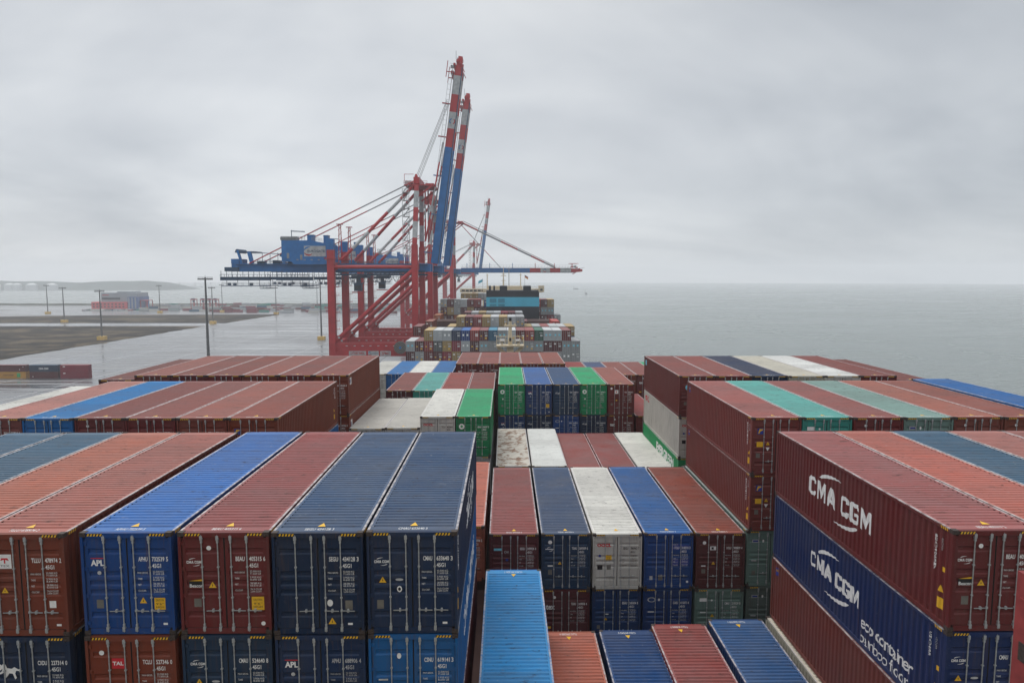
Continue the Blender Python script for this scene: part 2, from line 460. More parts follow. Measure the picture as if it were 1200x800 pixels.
# ------------------------------------------------------------------ writing on doors
YD = 0.050
def dtext(b, s, x, z, w, h, mat=WHITE, bold=0.012):
    b.text(s, (x, YD, z - h / 2), (1, 0, 0), (0, 0, 1), w, h, mat, bold)
def drect(b, x, z, w, h, mat, y=YD + .001):
    b.poly([(x, y, z - h / 2), (x + w, y, z - h / 2), (x + w, y, z + h / 2), (x, y, z + h / 2)], mat)
def dtri(b, x, z, w, mat=YEL):
    b.poly([(x, YD, z - w * .42), (x + w, YD, z - w * .42), (x + w / 2, YD, z + w * .42)], mat)
    b.poly([(x + w * .42, YD - .003, z - w * .2), (x + w * .58, YD - .003, z - w * .2), (x + w / 2, YD - .003, z + w * .15)], BLK)
def ddisc(b, x, z, r, mat=WHITE, n=14, y=YD, rz=None):
    b.poly([(x + r * math.cos(t * 2 * math.pi / n), y, z + (rz or r) * math.sin(t * 2 * math.pi / n)) for t in range(n)], mat)
def dswoosh(b, x, z, w, h, geo, mat):
    V, F = geo; b.add([(x + w * p, YD, z + h * q) for p, q in V], F, mat)
def dlogo(b, s, x, z, w, h, mat=WHITE):
    """wordmark between two swooshes"""
    dtext(b, s, x, z, w, h, mat, 0.03)
    dswoosh(b, x + w * .15, z + h * .75, w * .7, h * .75, ARC_UP, mat); dswoosh(b, x + w * .2, z - h * .75, w * .7, h * .75, ARC_DN, mat)
def code_block(b, H, own, num, chk, mat=WHITE, iso='45G1', tab=('MAX GROSS', 'TARE', 'NET', 'CU.CAP.')):
    zt = H - 0.16; hh = H - 0.325
    zc = zt - 0.235 * hh
    dtext(b, own, 0.30, zc, 0.25, 0.13, mat, .02); dtext(b, num, 0.67, zc, 0.34, 0.13, mat, .02); dtext(b, chk, 1.055, zc, 0.055, 0.13, mat, .02)
    dtext(b, iso, 0.67, zc - 0.19, 0.24, 0.12, mat, .02)
    z = zt - 0.385 * hh
    for i, t in enumerate(tab):
        dtext(b, t, 0.26, z, 0.05 * len(t) * .62, 0.05, mat, 0.0)
        for k, u in enumerate((('32.500 KG', '71.650 LB'), ('3.920 KG', '8.640 LB'), ('28.580 KG', '63.010 LB'), ('76.3 CU.M', '2.694 CU.FT'))[i]):
            dtext(b, u, 0.68, z + 0.03 - k * 0.066, 0.30, 0.05, mat, 0.0)
        z -= 0.17
def caution(b, x, z, w=0.30, h=0.34):
    drect(b, x, z, w, h, YEL)
    for t, dz in (('CAUTION', .11), ("9'6\"", .0), ('HIGH', -.09)):
        b.text(t, (x + w * .15, YD - .003, z + dz - .035), (1, 0, 0), (0, 0, 1), w * .7, .06, BLK)

def sign_T(b, x, z):
    drect(b, x, z, 0.36, 0.40, WHITE)
    b.poly([(x + .1, YD - .003, z + .1), (x + .26, YD - .003, z + .1), (x + .3, YD - .003, z + .02), (x + .18, YD - .003, z + .06), (x + .06, YD - .003, z + .02)], REDL)
    b.box(x + .16, x + .2, YD - .004, YD - .002, z - .05, z + .06, REDL)
    b.text('TEX', (x + .06, YD - .003, z - .15), (1, 0, 0), (0, 0, 1), .24, .06, BLK)

def horse(b, x, z, s):
    """a prancing white horse silhouette"""
    P = [(0, .55), (.12, .72), (.1, .9), (.22, .82), (.32, .95), (.42, .85), (.5, .66), (.75, .62), (.9, .72), (1.1, .58), (1.3, .66), (1.15, .5), (.98, .5), (.92, .34), (1.0, .1), (.9, 0), (.84, .2), (.78, .34), (.6, .36), (.5, .2), (.36, .06), (.3, .12), (.4, .3), (.3, .4), (.12, .3), (.02, .36), (.2, .48), (.24, .62), (.1, .52)]
    n = len(P)
    V = [(x + p * s, YD, z + q * s) for p, q in P]
    from mathutils.geometry import tessellate_polygon
    F = tessellate_polygon([[Vector(v) for v in V]])
    b.add(V, [tuple(f) for f in F], WHITE)

def star(b, x, z, r, mat, y=YD):
    V = [(x, y, z)]
    for i in range(14):
        rr = r if i % 2 == 0 else r * .45; V.append((x + rr * math.sin(i * math.pi / 7), y, z + rr * math.cos(i * math.pi / 7)))
    b.add(V, [(0, 1 + i, 1 + (i + 1) % 14) for i in range(14)], mat)

# ------------------------------------------------------------------ a container
LTRS = 'CMAU TCLU BEAU TGHU APHU SEGU OOLU EGHU CAIU TLLU'.split()
def container(x, y, ztop, colour, label, H=HC, left=None, right=None, side=None, code=None, rust=1.0, roofcol=None,
              group='containers stacked on the near ship', door=True, tri=True, flip=False, wallcol=None, flatroof=False):
    """a shipping container with its door end at y; left/right draw the writing of the two door leaves, side(b) that of the walls"""
    if rust == 1.0: rust = random.choice([1, .95, .85, .78, .9])
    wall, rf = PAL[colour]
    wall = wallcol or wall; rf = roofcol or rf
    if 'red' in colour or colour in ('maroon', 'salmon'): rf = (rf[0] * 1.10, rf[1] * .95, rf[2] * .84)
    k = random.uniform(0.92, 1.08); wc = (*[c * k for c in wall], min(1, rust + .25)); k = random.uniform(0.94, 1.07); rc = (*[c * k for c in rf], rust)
    hk = 'hc' if H > 2.7 else 'std'
    if side:
        b = body_builder(H); side(b, H); me = b.build('container_body', mesh_only=True)
    else: me = cached('container_body_' + hk, lambda: body_builder(H))
    x += random.uniform(-.012, .012); y += random.uniform(-.05, .05)
    root = link('shipping_container', me, None, (x, y, ztop - H), wc); root.rotation_euler.z = random.uniform(-.0012, .0012)
    if flip: root.rotation_euler.z = math.pi; root.location = (x, y + LEN, ztop - H)
    tag(root, label, 'container', group)
    if code is None:
        code = '%s %06d %d' % (random.choice(LTRS), random.randint(200000, 989999), random.randint(0, 9))
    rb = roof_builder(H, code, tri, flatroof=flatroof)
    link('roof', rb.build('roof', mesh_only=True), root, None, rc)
    if door:
        own, num, chk = (code.split() + ['0', '0'])[:3]
        for sd, fn in ((-1, left), (1, right)):
            b = door_builder(H, sd)
            if sd > 0:
                mt = BLK if colour in ('white',) else (WHITE if right != 'dim' else DIMW)
                if right != 'none': code_block(b, H, own, num, chk, mt, iso='45G1' if H > 2.7 else '22G1' if 0 else '42G1')
            if callable(fn): fn(b, H)
            elif sd < 0 and fn is None: generic_left(b, H, colour)
            d = link('door', b.build('door', mesh_only=True), root, None, wc)
            for xx, hd in (((-0.61, 0), (-0.17, -1)) if sd < 0 else ((0.185, 1), (0.62, 1))):
                link('lock_rod', cached('lock_rod_%s_%d' % (hk, hd), lambda: rod_builder(H, hd)), d, (xx, 0, 0))
    return root

def zt(H, f): return H - 0.16 - f * (H - 0.325)
def generic_left(b, H, colour):
    r = random.random(); mt = BLK if colour == 'white' else WHITE
    if r < 0.35: ddisc(b, -0.62, zt(H, .1), 0.07, mt)
    if r < 0.6: dlogo(b, 'LINE', -1.0, zt(H, .26), 0.3, 0.06, mt) if False else drect(b, -1.02, zt(H, .27), .24, .08, mt)
    if r > 0.3: dtri(b, -0.62, zt(H, .56), 0.17)
    drect(b, -0.98, zt(H, .73), 0.16, 0.2, GRYP)
    if r > 0.5: drect(b, -0.55, zt(H, .56) + .25, 0.16, 0.05, mt)

# markings of the named containers -------------------------------------------------
def L_apl(b, H):
    dtext(b, 'APL', -1.0, zt(H, .275), .36, .17, WHITE, .04); drect(b, -1.0, zt(H, .225), .36, .025, REDL)
    drect(b, -0.9, zt(H, .73), .19, .25, GRYP); ddisc(b, -.78, zt(H, .385), .055, DIMW)
def L_cma(b, H): dlogo(b, 'CMA CGM', -1.04, zt(H, .27), .40, .075)
def L_cma_beacon(b, H):
    L_cma(b, H); ddisc(b, -.42, zt(H, .115), .065)
    drect(b, -1.0, zt(H, .515), .40, .17, BLK); b.poly([(-1.0, YD - .002, zt(H, .475) - .01), (-.6, YD - .002, zt(H, .475) - .01), (-.6, YD - .002, zt(H, .475) + .045)], YEL)
    b.text('Beacon', (-.98, YD - .004, zt(H, .55)), (1, 0, 0), (0, 0, 1), .36, .10, WHITE, .02)
    dtri(b, -.46, zt(H, .52), .21); drect(b, -.88, zt(H, .72), .2, .24, GRYP)
def L_cma_tri(b, H):
    L_cma(b, H); dtri(b, -.92, zt(H, .47), .20); drect(b, -.98, zt(H, .745), .18, .25, GRYP)
    ddisc(b, -.36, zt(H, .47), .11, DIMW, 14, YD, .035); ddisc(b, -.36, zt(H, .575), .07, WHITE, 12, YD, .09); ddisc(b, -.36, zt(H, .575), .04, BLK, 10, YD - .003, .05)
def R_yellow(b, H): caution(b, .68, zt(H, .73)); drect(b, .9, zt(H, .955), .12, .06, WHITE)
def R_beau(b, H): caution(b, .70, zt(H, .73), .34, .38); ddisc(b, 1.0, zt(H, .955), .06, WHITE)
def R_apl(b, H):
    R_yellow(b, H); dtri(b, .28, zt(H, .69), .2)
def R_segu(b, H):
    ddisc(b, .30, zt(H, .72), .08, WHITE, 12, YD, .10); drect(b, .72, zt(H, .745), .2, .27, GRYP); dtri(b, .24, zt(H, .92), .22); drect(b, .78, zt(H, .955), .13, .06, WHITE)
def R_cmau(b, H): drect(b, .82, zt(H, .955), .13, .06, WHITE)
def R_tllu(b, H): drect(b, .72, zt(H, .72), .18, .2, WHITE); drect(b, .88, zt(H, .95), .13, .06, WHITE)
def L_tllu(b, H):
    sign_T(b, -.60, zt(H, .245)); dtri(b, -.56, zt(H, .56), .19)
def L_tal(b, H):
    ddisc(b, -.82, zt(H, .13), .07); drect(b, -.55, zt(H, .25), .34, .30, REDL); b.text('TAL', (-.53, YD - .004, zt(H, .27)), (1, 0, 0), (0, 0, 1), .30, .11, WHITE, .03)
def L_horse(b, H): horse(b, -.80, zt(H, .42), .50)
def L_oocl(b, H):
    dtext(b, 'OOCL', -1.02, zt(H, .17), .72, .18, REDL, .05); ddisc(b, -.88, zt(H, .385), .07, NAVL)
    caution(b, -.58, zt(H, .42), .30, .26); drect(b, -1.0, zt(H, .62), .26, .24, BLK); drect(b, -.52, zt(H, .62), .2, .24, GRYP)
def L_tex(b, H): dtext(b, 'tex', -.98, zt(H, .3), .46, .26, WHITE, .03); ddisc(b, -.55, zt(H, .1), .08); drect(b, -.98, zt(H, .72), .26, .12, YEL)
def L_ever(b, H): ddisc(b, -.84, zt(H, .22), .2); star(b, -.84, zt(H, .22), .15, GREENL, YD - .003); drect(b, -.94, zt(H, .73), .17, .2, GRYP); ddisc(b, -.8, zt(H, .48), .07)
def R_ever(b, H): drect(b, .60, zt(H, .73), .17, .2, GRYP)
def L_china(b, H):
    for k in (1, .72): ddisc(b, -.80, zt(H, .17), .21 * k, DIMW if k == 1 else PAINT, 20, YD - (0.001 if k < 1 else 0), .13 * k)
    ddisc(b, -.42, zt(H, .17), .05, WHITE, 12, YD, .07); drect(b, -.98, zt(H, .42), .3, .06, WHITE)
def L_flor(b, H):
    drect(b, -.94, zt(H, .21), .30, .30, NAVL)
    b.poly([(-.90, YD - .003, zt(H, .21) - .11), (-.84, YD - .003, zt(H, .21) - .11), (-.80, YD - .003, zt(H, .21) + .0), (-.68, YD - .003, zt(H, .21) + .05), (-.66, YD - .003, zt(H, .21) + .11), (-.84, YD - .003, zt(H, .21) + .11)], YEL)
    drect(b, -.96, zt(H, .47), .32, .26, YEL); dtri(b, -.50, zt(H, .45), .2); b.poly([(-.5, YD, zt(H, .53)), (-.4, YD, zt(H, .6)), (-.3, YD, zt(H, .53))], WHITE)
    drect(b, -.98, zt(H, .69), .2, .24, GRYP)
def L_box(b, H):
    drect(b, -.94, zt(H, .15), .34, .16, DIMW); drect(b, -.9, zt(H, .15), .26, .09, NAVL, YD - .003); ddisc(b, -.38, zt(H, .15), .05, WHITE, 10, YD, .08); drect(b, -.96, zt(H, .55), .26, .07, DIMW)
    drect(b, -.92, zt(H, .8), .18, .24, GRYP)
def L_white_plate(b, H): drect(b, -.98, zt(H, .16), .36, .18, WHITE); drect(b, -.94, zt(H, .42), .28, .05, WHITE); dtri(b, -.42, zt(H, .48), .2); ddisc(b, -.36, zt(H, .17), .05)
def L_navytl(b, H): ddisc(b, -.8, zt(H, .11), .1); drect(b, -1.04, zt(H, .25), .42, .04, WHITE); dswoosh(b, -.96, zt(H, .24), .3, .09, ARC_UP, WHITE); dswoosh(b, -.96, zt(H, .26), .3, .09, ARC_DN, WHITE); dtri(b, -.40, zt(H, .53), .18); drect(b, -.92, zt(H, .59), .26, .07, WHITE); drect(b, -.9, zt(H, .72), .2, .26, GRYP)
def L_dr1(b, H): drect(b, -1.02, zt(H, .25), .42, .12, CYAN); dtext(b, 'CAI', -.5, zt(H, .3), .22, .12, DIMW); ddisc(b, -.36, zt(H, .46), .07, NAVL)
def L_chi(b, H): ddisc(b, -.82, zt(H, .13), .09); drect(b, -.52, zt(H, .24), .3, .2, WHITE); drect(b, -.46, zt(H, .24), .12, .12, BLK, YD - .003); dtri(b, -.44, zt(H, .54), .18); drect(b, -.96, zt(H, .6), .22, .06, WHITE); drect(b, -.94, zt(H, .71), .2, .22, GRYP)
def L_blue(b, H): drect(b, -.94, zt(H, .85), .15, .2, DIMW); drect(b, -.5, zt(H, .84), .22, .3, GRYP)
def R_blue(b, H):
    drect(b, .20, zt(H, .22), .36, .3, NAVL); drect(b, .62, zt(H, .2), .42, .1, NAVL); drect(b, .20, zt(H, .53), .32, .36, NAVL); drect(b, .62, zt(H, .53), .42, .3, NAVL)
    ddisc(b, .98, zt(H, .93), .06, WHITE)
    for z in (.17, .24, .47, .53, .59): dtext(b, 'SEACO' if z < .3 else 'TARE KG', .24, zt(H, z), .24, .07, DIMW)
def L_sticker(b, H): drect(b, -.62, zt(H, .22), .36, .34, WHITE); star(b, -.44, zt(H, .22), .1, REDL, YD - .003); ddisc(b, -.9, zt(H, .1), .1); drect(b, -.5, zt(H, .53), .14, .12, YEL); drect(b, -.96, zt(H, .68), .18, .2, GRYP)

def small_side_codes(b, sd, H, code, cautiony=True, y0=0.75):
    """vertical number, warning triangle and yellow label near the door end"""
    for i, ch in enumerate(code.replace(' ', '')):
        side_text(b, sd, ch, y0, H - 0.42 - i * .105, .07, .085, WHITE, .02)
        side_text(b, sd, ch, y0 - .28, H - 0.42 - i * .05, .05, .04, DIMW, .0) if i < 7 else None
    if cautiony:
        SQ = ([(0, 0), (1, 0), (1, 1), (0, 1)], [(0, 1, 2, 3)]); TR = ([(0, 0), (1, 0), (.5, 1)], [(0, 1, 2)])
        side_text(b, sd, '', y0 - .32, .62, .26, .32, YEL, 0, SQ); side_text(b, sd, '', y0 - .30, 1.05, .2, .2, YEL, 0, TR)
        side_text(b, sd, '', y0 - .38, 1.62, .12, .14, YEL, 0, SQ)
def S_cma(sd, big=True):
    def f(b, H):
        g = lambda y: y if sd < 0 else 13.6 - y
        side_text(b, sd, '', g(6.5), 1.5, 4.7, .74, WHITE, 0, LOGO)
        side_text(b, sd, '', g(7.15), 2.16, 1.7, .34, WHITE, 0, norm(ARC_UP)); side_text(b, sd, '', g(5.9), .84, 1.7, .34, WHITE, 0, norm(ARC_DN))
        small_side_codes(b, sd, H, 'BEAU405317')
    return f
def norm(g):
    V, F = g; x0 = min(v[0] for v in V); x1 = max(v[0] for v in V); y0 = min(v[1] for v in V); y1 = max(v[1] for v in V)
    return [((x - x0) / (x1 - x0), (y - y0) / (y1 - y0)) for x, y in V], F
def S_eco(sd):
    def f(b, H):
        side_text(b, sd, '', 6.6, 1.5, 3.8, .60, WHITE, 0, LOGO)
        side_text(b, sd, '', 7.05, 2.12, 1.6, .36, WHITE, 0, norm(ARC_UP)); side_text(b, sd, '', 6.3, .82, 1.8, .36, WHITE, 0, norm(ARC_DN))
        side_text(b, sd, 'eco container', 3.0, .88, 3.0, .42, WHITE, .015); side_text(b, sd, 'bamboo floor', 3.1, .36, 2.8, .42, WHITE, 0)
        small_side_codes(b, sd, H, 'CMAU633')
    return f
def S_word(sd, s, y, z, w, h, bold=.03, mat=WHITE):
    return lambda b, H: side_text(b, sd, s, y, z, w, h, mat, bold)
SQG = ([(0, 0), (1, 0), (1, 1), (0, 1)], [(0, 1, 2, 3)]); TRG = ([(0, 0), (1, 0), (.5, 1)], [(0, 1, 2)])
def S_flor(sd):
    def f(b, H):
        side_text(b, sd, '', 11.6, H - .5, .30, .36, NAVL, 0, SQG); side_text(b, sd, '', 11.58, H - .44, .16, .1, YEL, 0, SQG)
        small_side_codes(b, sd, H, 'FSCU8214437', True, .7)
    return f

# ------------------------------------------------------------------ the near ship's cargo
ORD = 'first second third fourth fifth sixth seventh eighth ninth tenth eleventh twelfth thirteenth fourteenth fifteenth sixteenth seventeenth eighteenth nineteenth twentieth'.split()
BAY = {1: 18.05, 2: 33.4, 3: 48.0, 4: 63.0, 5: 78.0}
BN = {1: 'nearest', 2: 'second', 3: 'third', 4: 'fourth', 5: 'foremost'}
P = 2.54
def xl(i, bay=2): return -0.92 - P * (i - .5) - ((.36 + (0, 0, .03, .07, .18, .22, .24, .26, .28)[i]) if bay == 1 else .1)          # i-th row left of the well
def xm(k): return -0.70 + P * (k - .5)                                          # k-th row across the well, 1..5
def xr(j): return 12.17 + P * (j - .5)                                          # j-th row right of the well
def lab(col, i, tier, bay, sidename, extra=''):
    if sidename == 'middle':
        return f'{col} container{extra}, {ORD[i-1]} across the sunken middle, {tier} tier, {BN[bay]} bay'
    return f'{col} container{extra}, {ORD[i-1]} from the middle, {tier} tier, {BN[bay]} {sidename} bay'
Z0 = -6.93

# bay 1, wharf side: top tier ...
T1 = Z0; T2 = Z0 - HC - .02
container(xl(1, 1), 18.05, T1, 'navy', lab('navy', 1, 'top', 1, 'wharf-side'), left=L_cma_tri, right=R_cmau, code='CMAU 633640 3', side=S_cma(1), wallcol=(.007, .022, .06))
container(xl(2, 1), 18.05, T1, 'navy', lab('navy', 2, 'top', 1, 'wharf-side'), left=lambda b, H: None, right=R_segu, code='SEGU 434128 3', roofcol=(.042, .085, .165))
container(xl(3, 1), 18.05, T1, 'dark red', lab('dark red', 3, 'top', 1, 'wharf-side'), left=L_cma_beacon, right=R_beau, code='BEAU 405315 6', roofcol=(.27, .085, .09))
container(xl(4, 1), 18.05, T1, 'blue', lab('blue', 4, 'top', 1, 'wharf-side'), left=L_apl, right=R_apl, code='APHU 732539 5')
container(xl(5, 1) - .28, 18.05, T1, 'brown red', lab('brown red', 5, 'top', 1, 'wharf-side'), left=L_tllu, right=R_tllu, code='TLLU 478974 2', roofcol=(.33, .135, .12))
container(xl(6, 1) - .28, 18.05, T1, 'salmon', lab('faded salmon', 6, 'top', 1, 'wharf-side'), roofcol=(.36, .14, .105))
container(xl(7, 1) - .28, 18.05, T1, 'steel blue', lab('steel blue', 7, 'top', 1, 'wharf-side'))
container(xl(8, 1) - .28, 18.05, T1, 'steel blue', lab('steel blue', 8, 'top', 1, 'wharf-side'))
# ... second tier, and the wall of the well below it
container(xl(1, 1), 18.05, T2, 'azure', lab('azure blue', 1, 'second', 1, 'wharf-side'), left=lambda b, H: (ddisc(b, -.40, zt(H, .19), .06, WHITE, 12, YD, .085), drect(b, -.98, zt(H, .46), .26, .05, DIMW)), right=R_cmau, code='CSNU 619141 3', side=S_word(1, 'CHINA SHIPPING', 6.6, 1.45, 7.2, .85, .03))
container(xl(2, 1), 18.05, T2, 'dark blue', lab('dull blue', 2, 'second', 1, 'wharf-side'), left=L_apl, right='dim', code='APHU 688906 4')
container(xl(3, 1), 18.05, T2, 'steel blue', lab('steel blue', 3, 'second', 1, 'wharf-side'), left=L_cma_tri, code='CMAU 524640 8')
container(xl(4, 1), 18.05, T2, 'brown red', lab('brown red', 4, 'second', 1, 'wharf-side'), left=L_tal, code='TCLU 527346 0')
container(xl(5, 1) - .28, 18.05, T2, 'navy', lab('dark navy', 5, 'second', 1, 'wharf-side', ' with white horse'), left=L_horse, code='CXDU 227314 0')
container(xl(1, 1), 18.05, T2 - HC - .02, 'maroon', lab('maroon', 1, 'third', 1, 'wharf-side'))

# bay 1, the well
container(xm(1) - .20, 18.0, -13.35, 'sky blue', lab('sky blue', 1, 'top', 1, 'middle'), flip=True, code='CLAU 701226 1')
container(xm(2) - .22, 18.0, -16.31, 'salmon', lab('salmon orange', 2, 'top', 1, 'middle'), flip=True, roofcol=(.42, .135, .09))
container(xm(3) - .07, 18.0, -16.30, 'mid blue', lab('deep blue', 3, 'top', 1, 'middle'), flip=True, roofcol=(.003, .048, .165))
container(xm(4) - .2, 18.0, -16.01, 'red', lab('dark red', 4, 'top', 1, 'middle'), flip=True, roofcol=(.24, .06, .058))
container(xm(5) - .12, 18.0, -15.78, 'mid blue', lab('blue', 5, 'top', 1, 'middle'), flip=True, roofcol=(.030, .100, .25))
container(xm(1) - .20, 18.0, -16.30, 'maroon', lab('maroon', 1, 'second', 1, 'middle'), flip=True)

# bay 1, sea side
container(xr(1) + .10, 18.05, T1, 'dark red', lab('dark red', 1, 'top', 1, 'sea-side'), left=L_cma_beacon, right=R_beau, code='BEAU 405317 2', side=S_cma(-1), roofcol=(.30, .115, .12))
container(xr(2) + .10, 18.05, T1, 'salmon', lab('salmon red', 2, 'top', 1, 'sea-side'), roofcol=(.42, .145, .12))
container(xr(3) + .10, 18.05, T1, 'steel blue', lab('steel blue', 3, 'top', 1, 'sea-side'))
container(xr(4) + .10, 18.05, T1, 'pale red', lab('pale red', 4, 'top', 1, 'sea-side'))
container(xr(5) + .10, 18.05, T1, 'pale red', lab('dusty red', 5, 'top', 1, 'sea-side'), roofcol=(.29, .12, .11))
container(xr(1) + .10, 18.05, T2, 'navy', lab('navy', 1, 'second', 1, 'sea-side'), left=L_cma_tri, code='CMAU 612204 7', side=S_eco(-1), wallcol=(.008, .021, .082))
container(xr(1) + .06, 18.05, T2 - HC - .02, 'brown red', lab('brown red', 1, 'third', 1, 'sea-side'), side=S_flor(-1), left=L_flor, wallcol=(.15, .037, .028))
container(xr(1) - .12, 18.05, T2 - 2 * (HC + .02), 'cream', lab('cream', 1, 'fourth', 1, 'sea-side'))

# bay 2, wharf side
Z2 = -7.0
cols = [('brown red', 'rust red', (.27, .085, .07)), ('rust red', 'faded red', (.29, .115, .10)), ('dark red', 'dark red', (.235, .085, .078)), ('dark red', 'dull red', (.20, .062, .058)), ('azure', 'azure blue', None), ('pale red', 'pale pink red', (.40, .20, .185)), ('white', 'off white', None)]
for i, (c, nm, rc) in enumerate(cols, 1):
    container(xl(i + 4) - .12, 33.6, Z2 - (.32 if i == 7 else 0), c, lab(nm, i + 4, 'top', 2, 'wharf-side'), roofcol=rc,
              side=(lambda b, H: small_side_codes(b, 1, H, 'FSCU921', True, 11.6)) if i == 1 else None, left=L_flor if i == 1 else None)
container(xl(5) - .12, 33.6, Z2 - HC - .02, 'azure', lab('azure blue', 5, 'second', 2, 'wharf-side'))
container(xl(1), 33.6, -12.6, 'salmon', lab('salmon red', 1, 'third', 2, 'wharf-side'))
# bay 2, the well, two tiers
row = [('maroon', 'dark red', L_dr1, (.25, .088, .09)), ('steel blue', 'dark blue', L_navytl, (.055, .09, .165)), ('white', 'off white', L_oocl, None), ('blue', 'blue', L_blue, (.035, .125, .33)), ('dark red', 'brick red', L_chi, (.255, .075, .055))]
for k, (c, nm, lf, rc) in enumerate(row, 1):
    container(xm(k) - .13 + .07 * (k - 1), 33.3, -12.9, c, lab(nm, k, 'upper', 2, 'middle'), left=lf, roofcol=rc, right=(R_blue if c == 'blue' else None), wallcol=(.085, .02, .02) if k == 5 else None, rust=1.0 if k != 4 else .9)
row = [('maroon', 'maroon', None), ('dark red', 'dark red', L_tex), ('mid blue', 'dark blue', None), ('blue', 'deep blue', L_china), ('grey green', 'grey green', L_white_plate)]
for k, (c, nm, lf) in enumerate(row, 1):
    container(xm(k) - .13 + .07 * (k - 1), 33.3, -12.9 - HC - .02, c, lab(nm, k, 'lower', 2, 'middle'), left=lf, wallcol={2: (.09, .018, .022), 3: (.008, .035, .115), 4: (.008, .035, .13)}.get(k))
# bay 2, sea side
cols = [('dark red', 'dark red', L_flor, (.30, .12, .118)), ('teal', 'teal', L_white_plate, None), ('dark red', 'maroon', None, (.25, .10, .098)), ('grey green', 'grey green', L_box, None), ('rust red', 'rusty orange red', None, (.36, .145, .115)), ('brown red', 'brown red', None, (.26, .10, .085)), ('azure', 'azure blue', None, (.02, .13, .36))]
for j, (c, nm, lf, rc) in enumerate(cols, 1):
    container(xr(j) + .12, 33.4, Z2 + (.12 if j == 7 else 0), c, lab(nm, j, 'top', 2, 'sea-side'), left=lf, roofcol=rc, side=S_flor(-1) if j == 1 else None, wallcol=(.145, .03, .026) if j == 1 else None)
container(xr(1) + .12, 33.4, Z2 - HC - .02, 'dark red', lab('dark red', 1, 'second', 2, 'sea-side'), left=L_flor, side=S_flor(-1), wallcol=(.15, .034, .028))
container(xr(1) + .05, 33.4, Z2 - 2 * (HC + .02), 'grey green', lab('grey green', 1, 'third', 2, 'sea-side'), left=L_box)
container(xr(1) + .12, 33.4, Z2 - 3 * (HC + .02), 'grey green', lab('grey green', 1, 'fourth', 2, 'sea-side'), left=L_box, wallcol=(.10, .135, .122))

# bay 3
Z3 = -7.0
cols = [('brown red', 'dark red', (.24, .085, .076)), ('dark red', 'maroon', (.20, .072, .066)), ('rust red', 'rust red', (.27, .105, .09)), ('dark red', 'brown red', (.20, .068, .058)), ('dark red', 'dull red', (.22, .08, .07)), ('pale red', 'pale red', (.28, .12, .108)), ('maroon', 'dusky red', (.17, .065, .06))]
for i, (c, nm, rc) in enumerate(cols, 1):
    container(xl(i + 4), 48.4, Z3 - (.30 if i == 7 else 0), c, lab(nm, i + 4, 'top', 3, 'wharf-side'), roofcol=rc,
              side=(lambda b, H: (side_text(b, 1, '', .8, H - .55, .5, .5, WHITE, 0, SQG), side_text(b, 1, '', .8, H - .55, .3, .3, NAVL, 0, SQG))) if i == 1 else None)
container(xl(5), 48.4, Z3 - HC - .02, 'brown red', lab('rust red', 5, 'second', 3, 'wharf-side'), side=lambda b, H: (side_text(b, 1, '', .8, H - .8, .5, .7, WHITE, 0, SQG), side_text(b, 1, '', .8, H - .8, .3, .4, NAVL, 0, SQG)))
for i, (c, nm, z, lf, kw) in enumerate([('green', 'green', -9.94, L_ever, {}), ('white', 'off white', -9.94, L_oocl, {}), ('white', 'cream white', -10.75, None, dict(H=STD, flatroof=True, roofcol=(.50, .475, .42))), ('white', 'weathered white', -10.78, None, dict(H=STD, flatroof=True, roofcol=(.47, .44, .385), rust=.55))], 1):
    container(xl(i), 48.0, z, c, lab(nm, i, 'top', 3, 'wharf-side'), left=lf, **kw)
container(xl(1), 48.0, -9.94 - HC - .02, 'grey', lab('dull grey', 1, 'second', 3, 'wharf-side'))
row = [('white', 'rust-stained white', -13.5, .05, (.60, .55, .47)), ('white', 'clean white', -13.5, .95, (.66, .66, .62)), ('red', 'dark red', -13.92, 1, (.22, .066, .064)), ('red', 'dull red', -13.92, 1, (.20, .058, .058)), ('white', 'off white', -13.85, .8, (.64, .62, .56))]
for k, (c, nm, z, ru, rc) in enumerate(row, 1):
    container(xm(k) + .06 * (k - 1), 47.8, z, c, lab(nm, k, 'top', 3, 'middle'), rust=ru, roofcol=rc, H=STD, flatroof=True, tri=False)
cols = [('dark red', 'dark red', (.235, .085, .08)), ('dark red', 'brown red', (.255, .092, .085)), ('navy', 'navy', (.032, .045, .09)), ('cream', 'cream white', (.62, .58, .48)), ('white', 'bright white', (.74, .73, .69)), ('dark red', 'maroon', (.22, .075, .07)), ('maroon', 'dusky red', (.19, .065, .06))]
for j, (c, nm, rc) in enumerate(cols, 1):
    container(xr(j) - .05, 46.9, Z3 + .12 - (.32 if j == 7 else 0), c, lab(nm, j, 'top', 3, 'sea-side'), roofcol=rc,
              left=(lambda b, H: (ddisc(b, -.62, zt(H, .26), .2, CYAN), star(b, -.62, zt(H, .26), .1, WHITE, YD - .003), drect(b, -.9, zt(H, .7), .2, .22, GRYP))) if j == 1 else None,
              side=(lambda b, H: side_text(b, -1, '', 11.5, H - .5, .35, .45, CYAN, 0, SQG)) if j == 1 else None, wallcol=(.125, .028, .026) if j == 1 else None)
container(xr(1) - .05, 46.9, Z3 + .1 - HC, 'white', lab('off white', 1, 'second', 3, 'sea-side'), left=L_oocl, side=S_word(-1, 'OOCL', 10.9, 2.3, 1.5, .5, .05, REDL), wallcol=(.50, .48, .43))
container(xr(1) - .05, 46.9, Z3 + .08 - 2 * HC, 'green', lab('green', 1, 'third', 3, 'sea-side'), left=L_ever, side=S_word(-1, 'EVERGREEN', 4.2, 2.1, 5.6, .75, .04), wallcol=(.008, .27, .09))

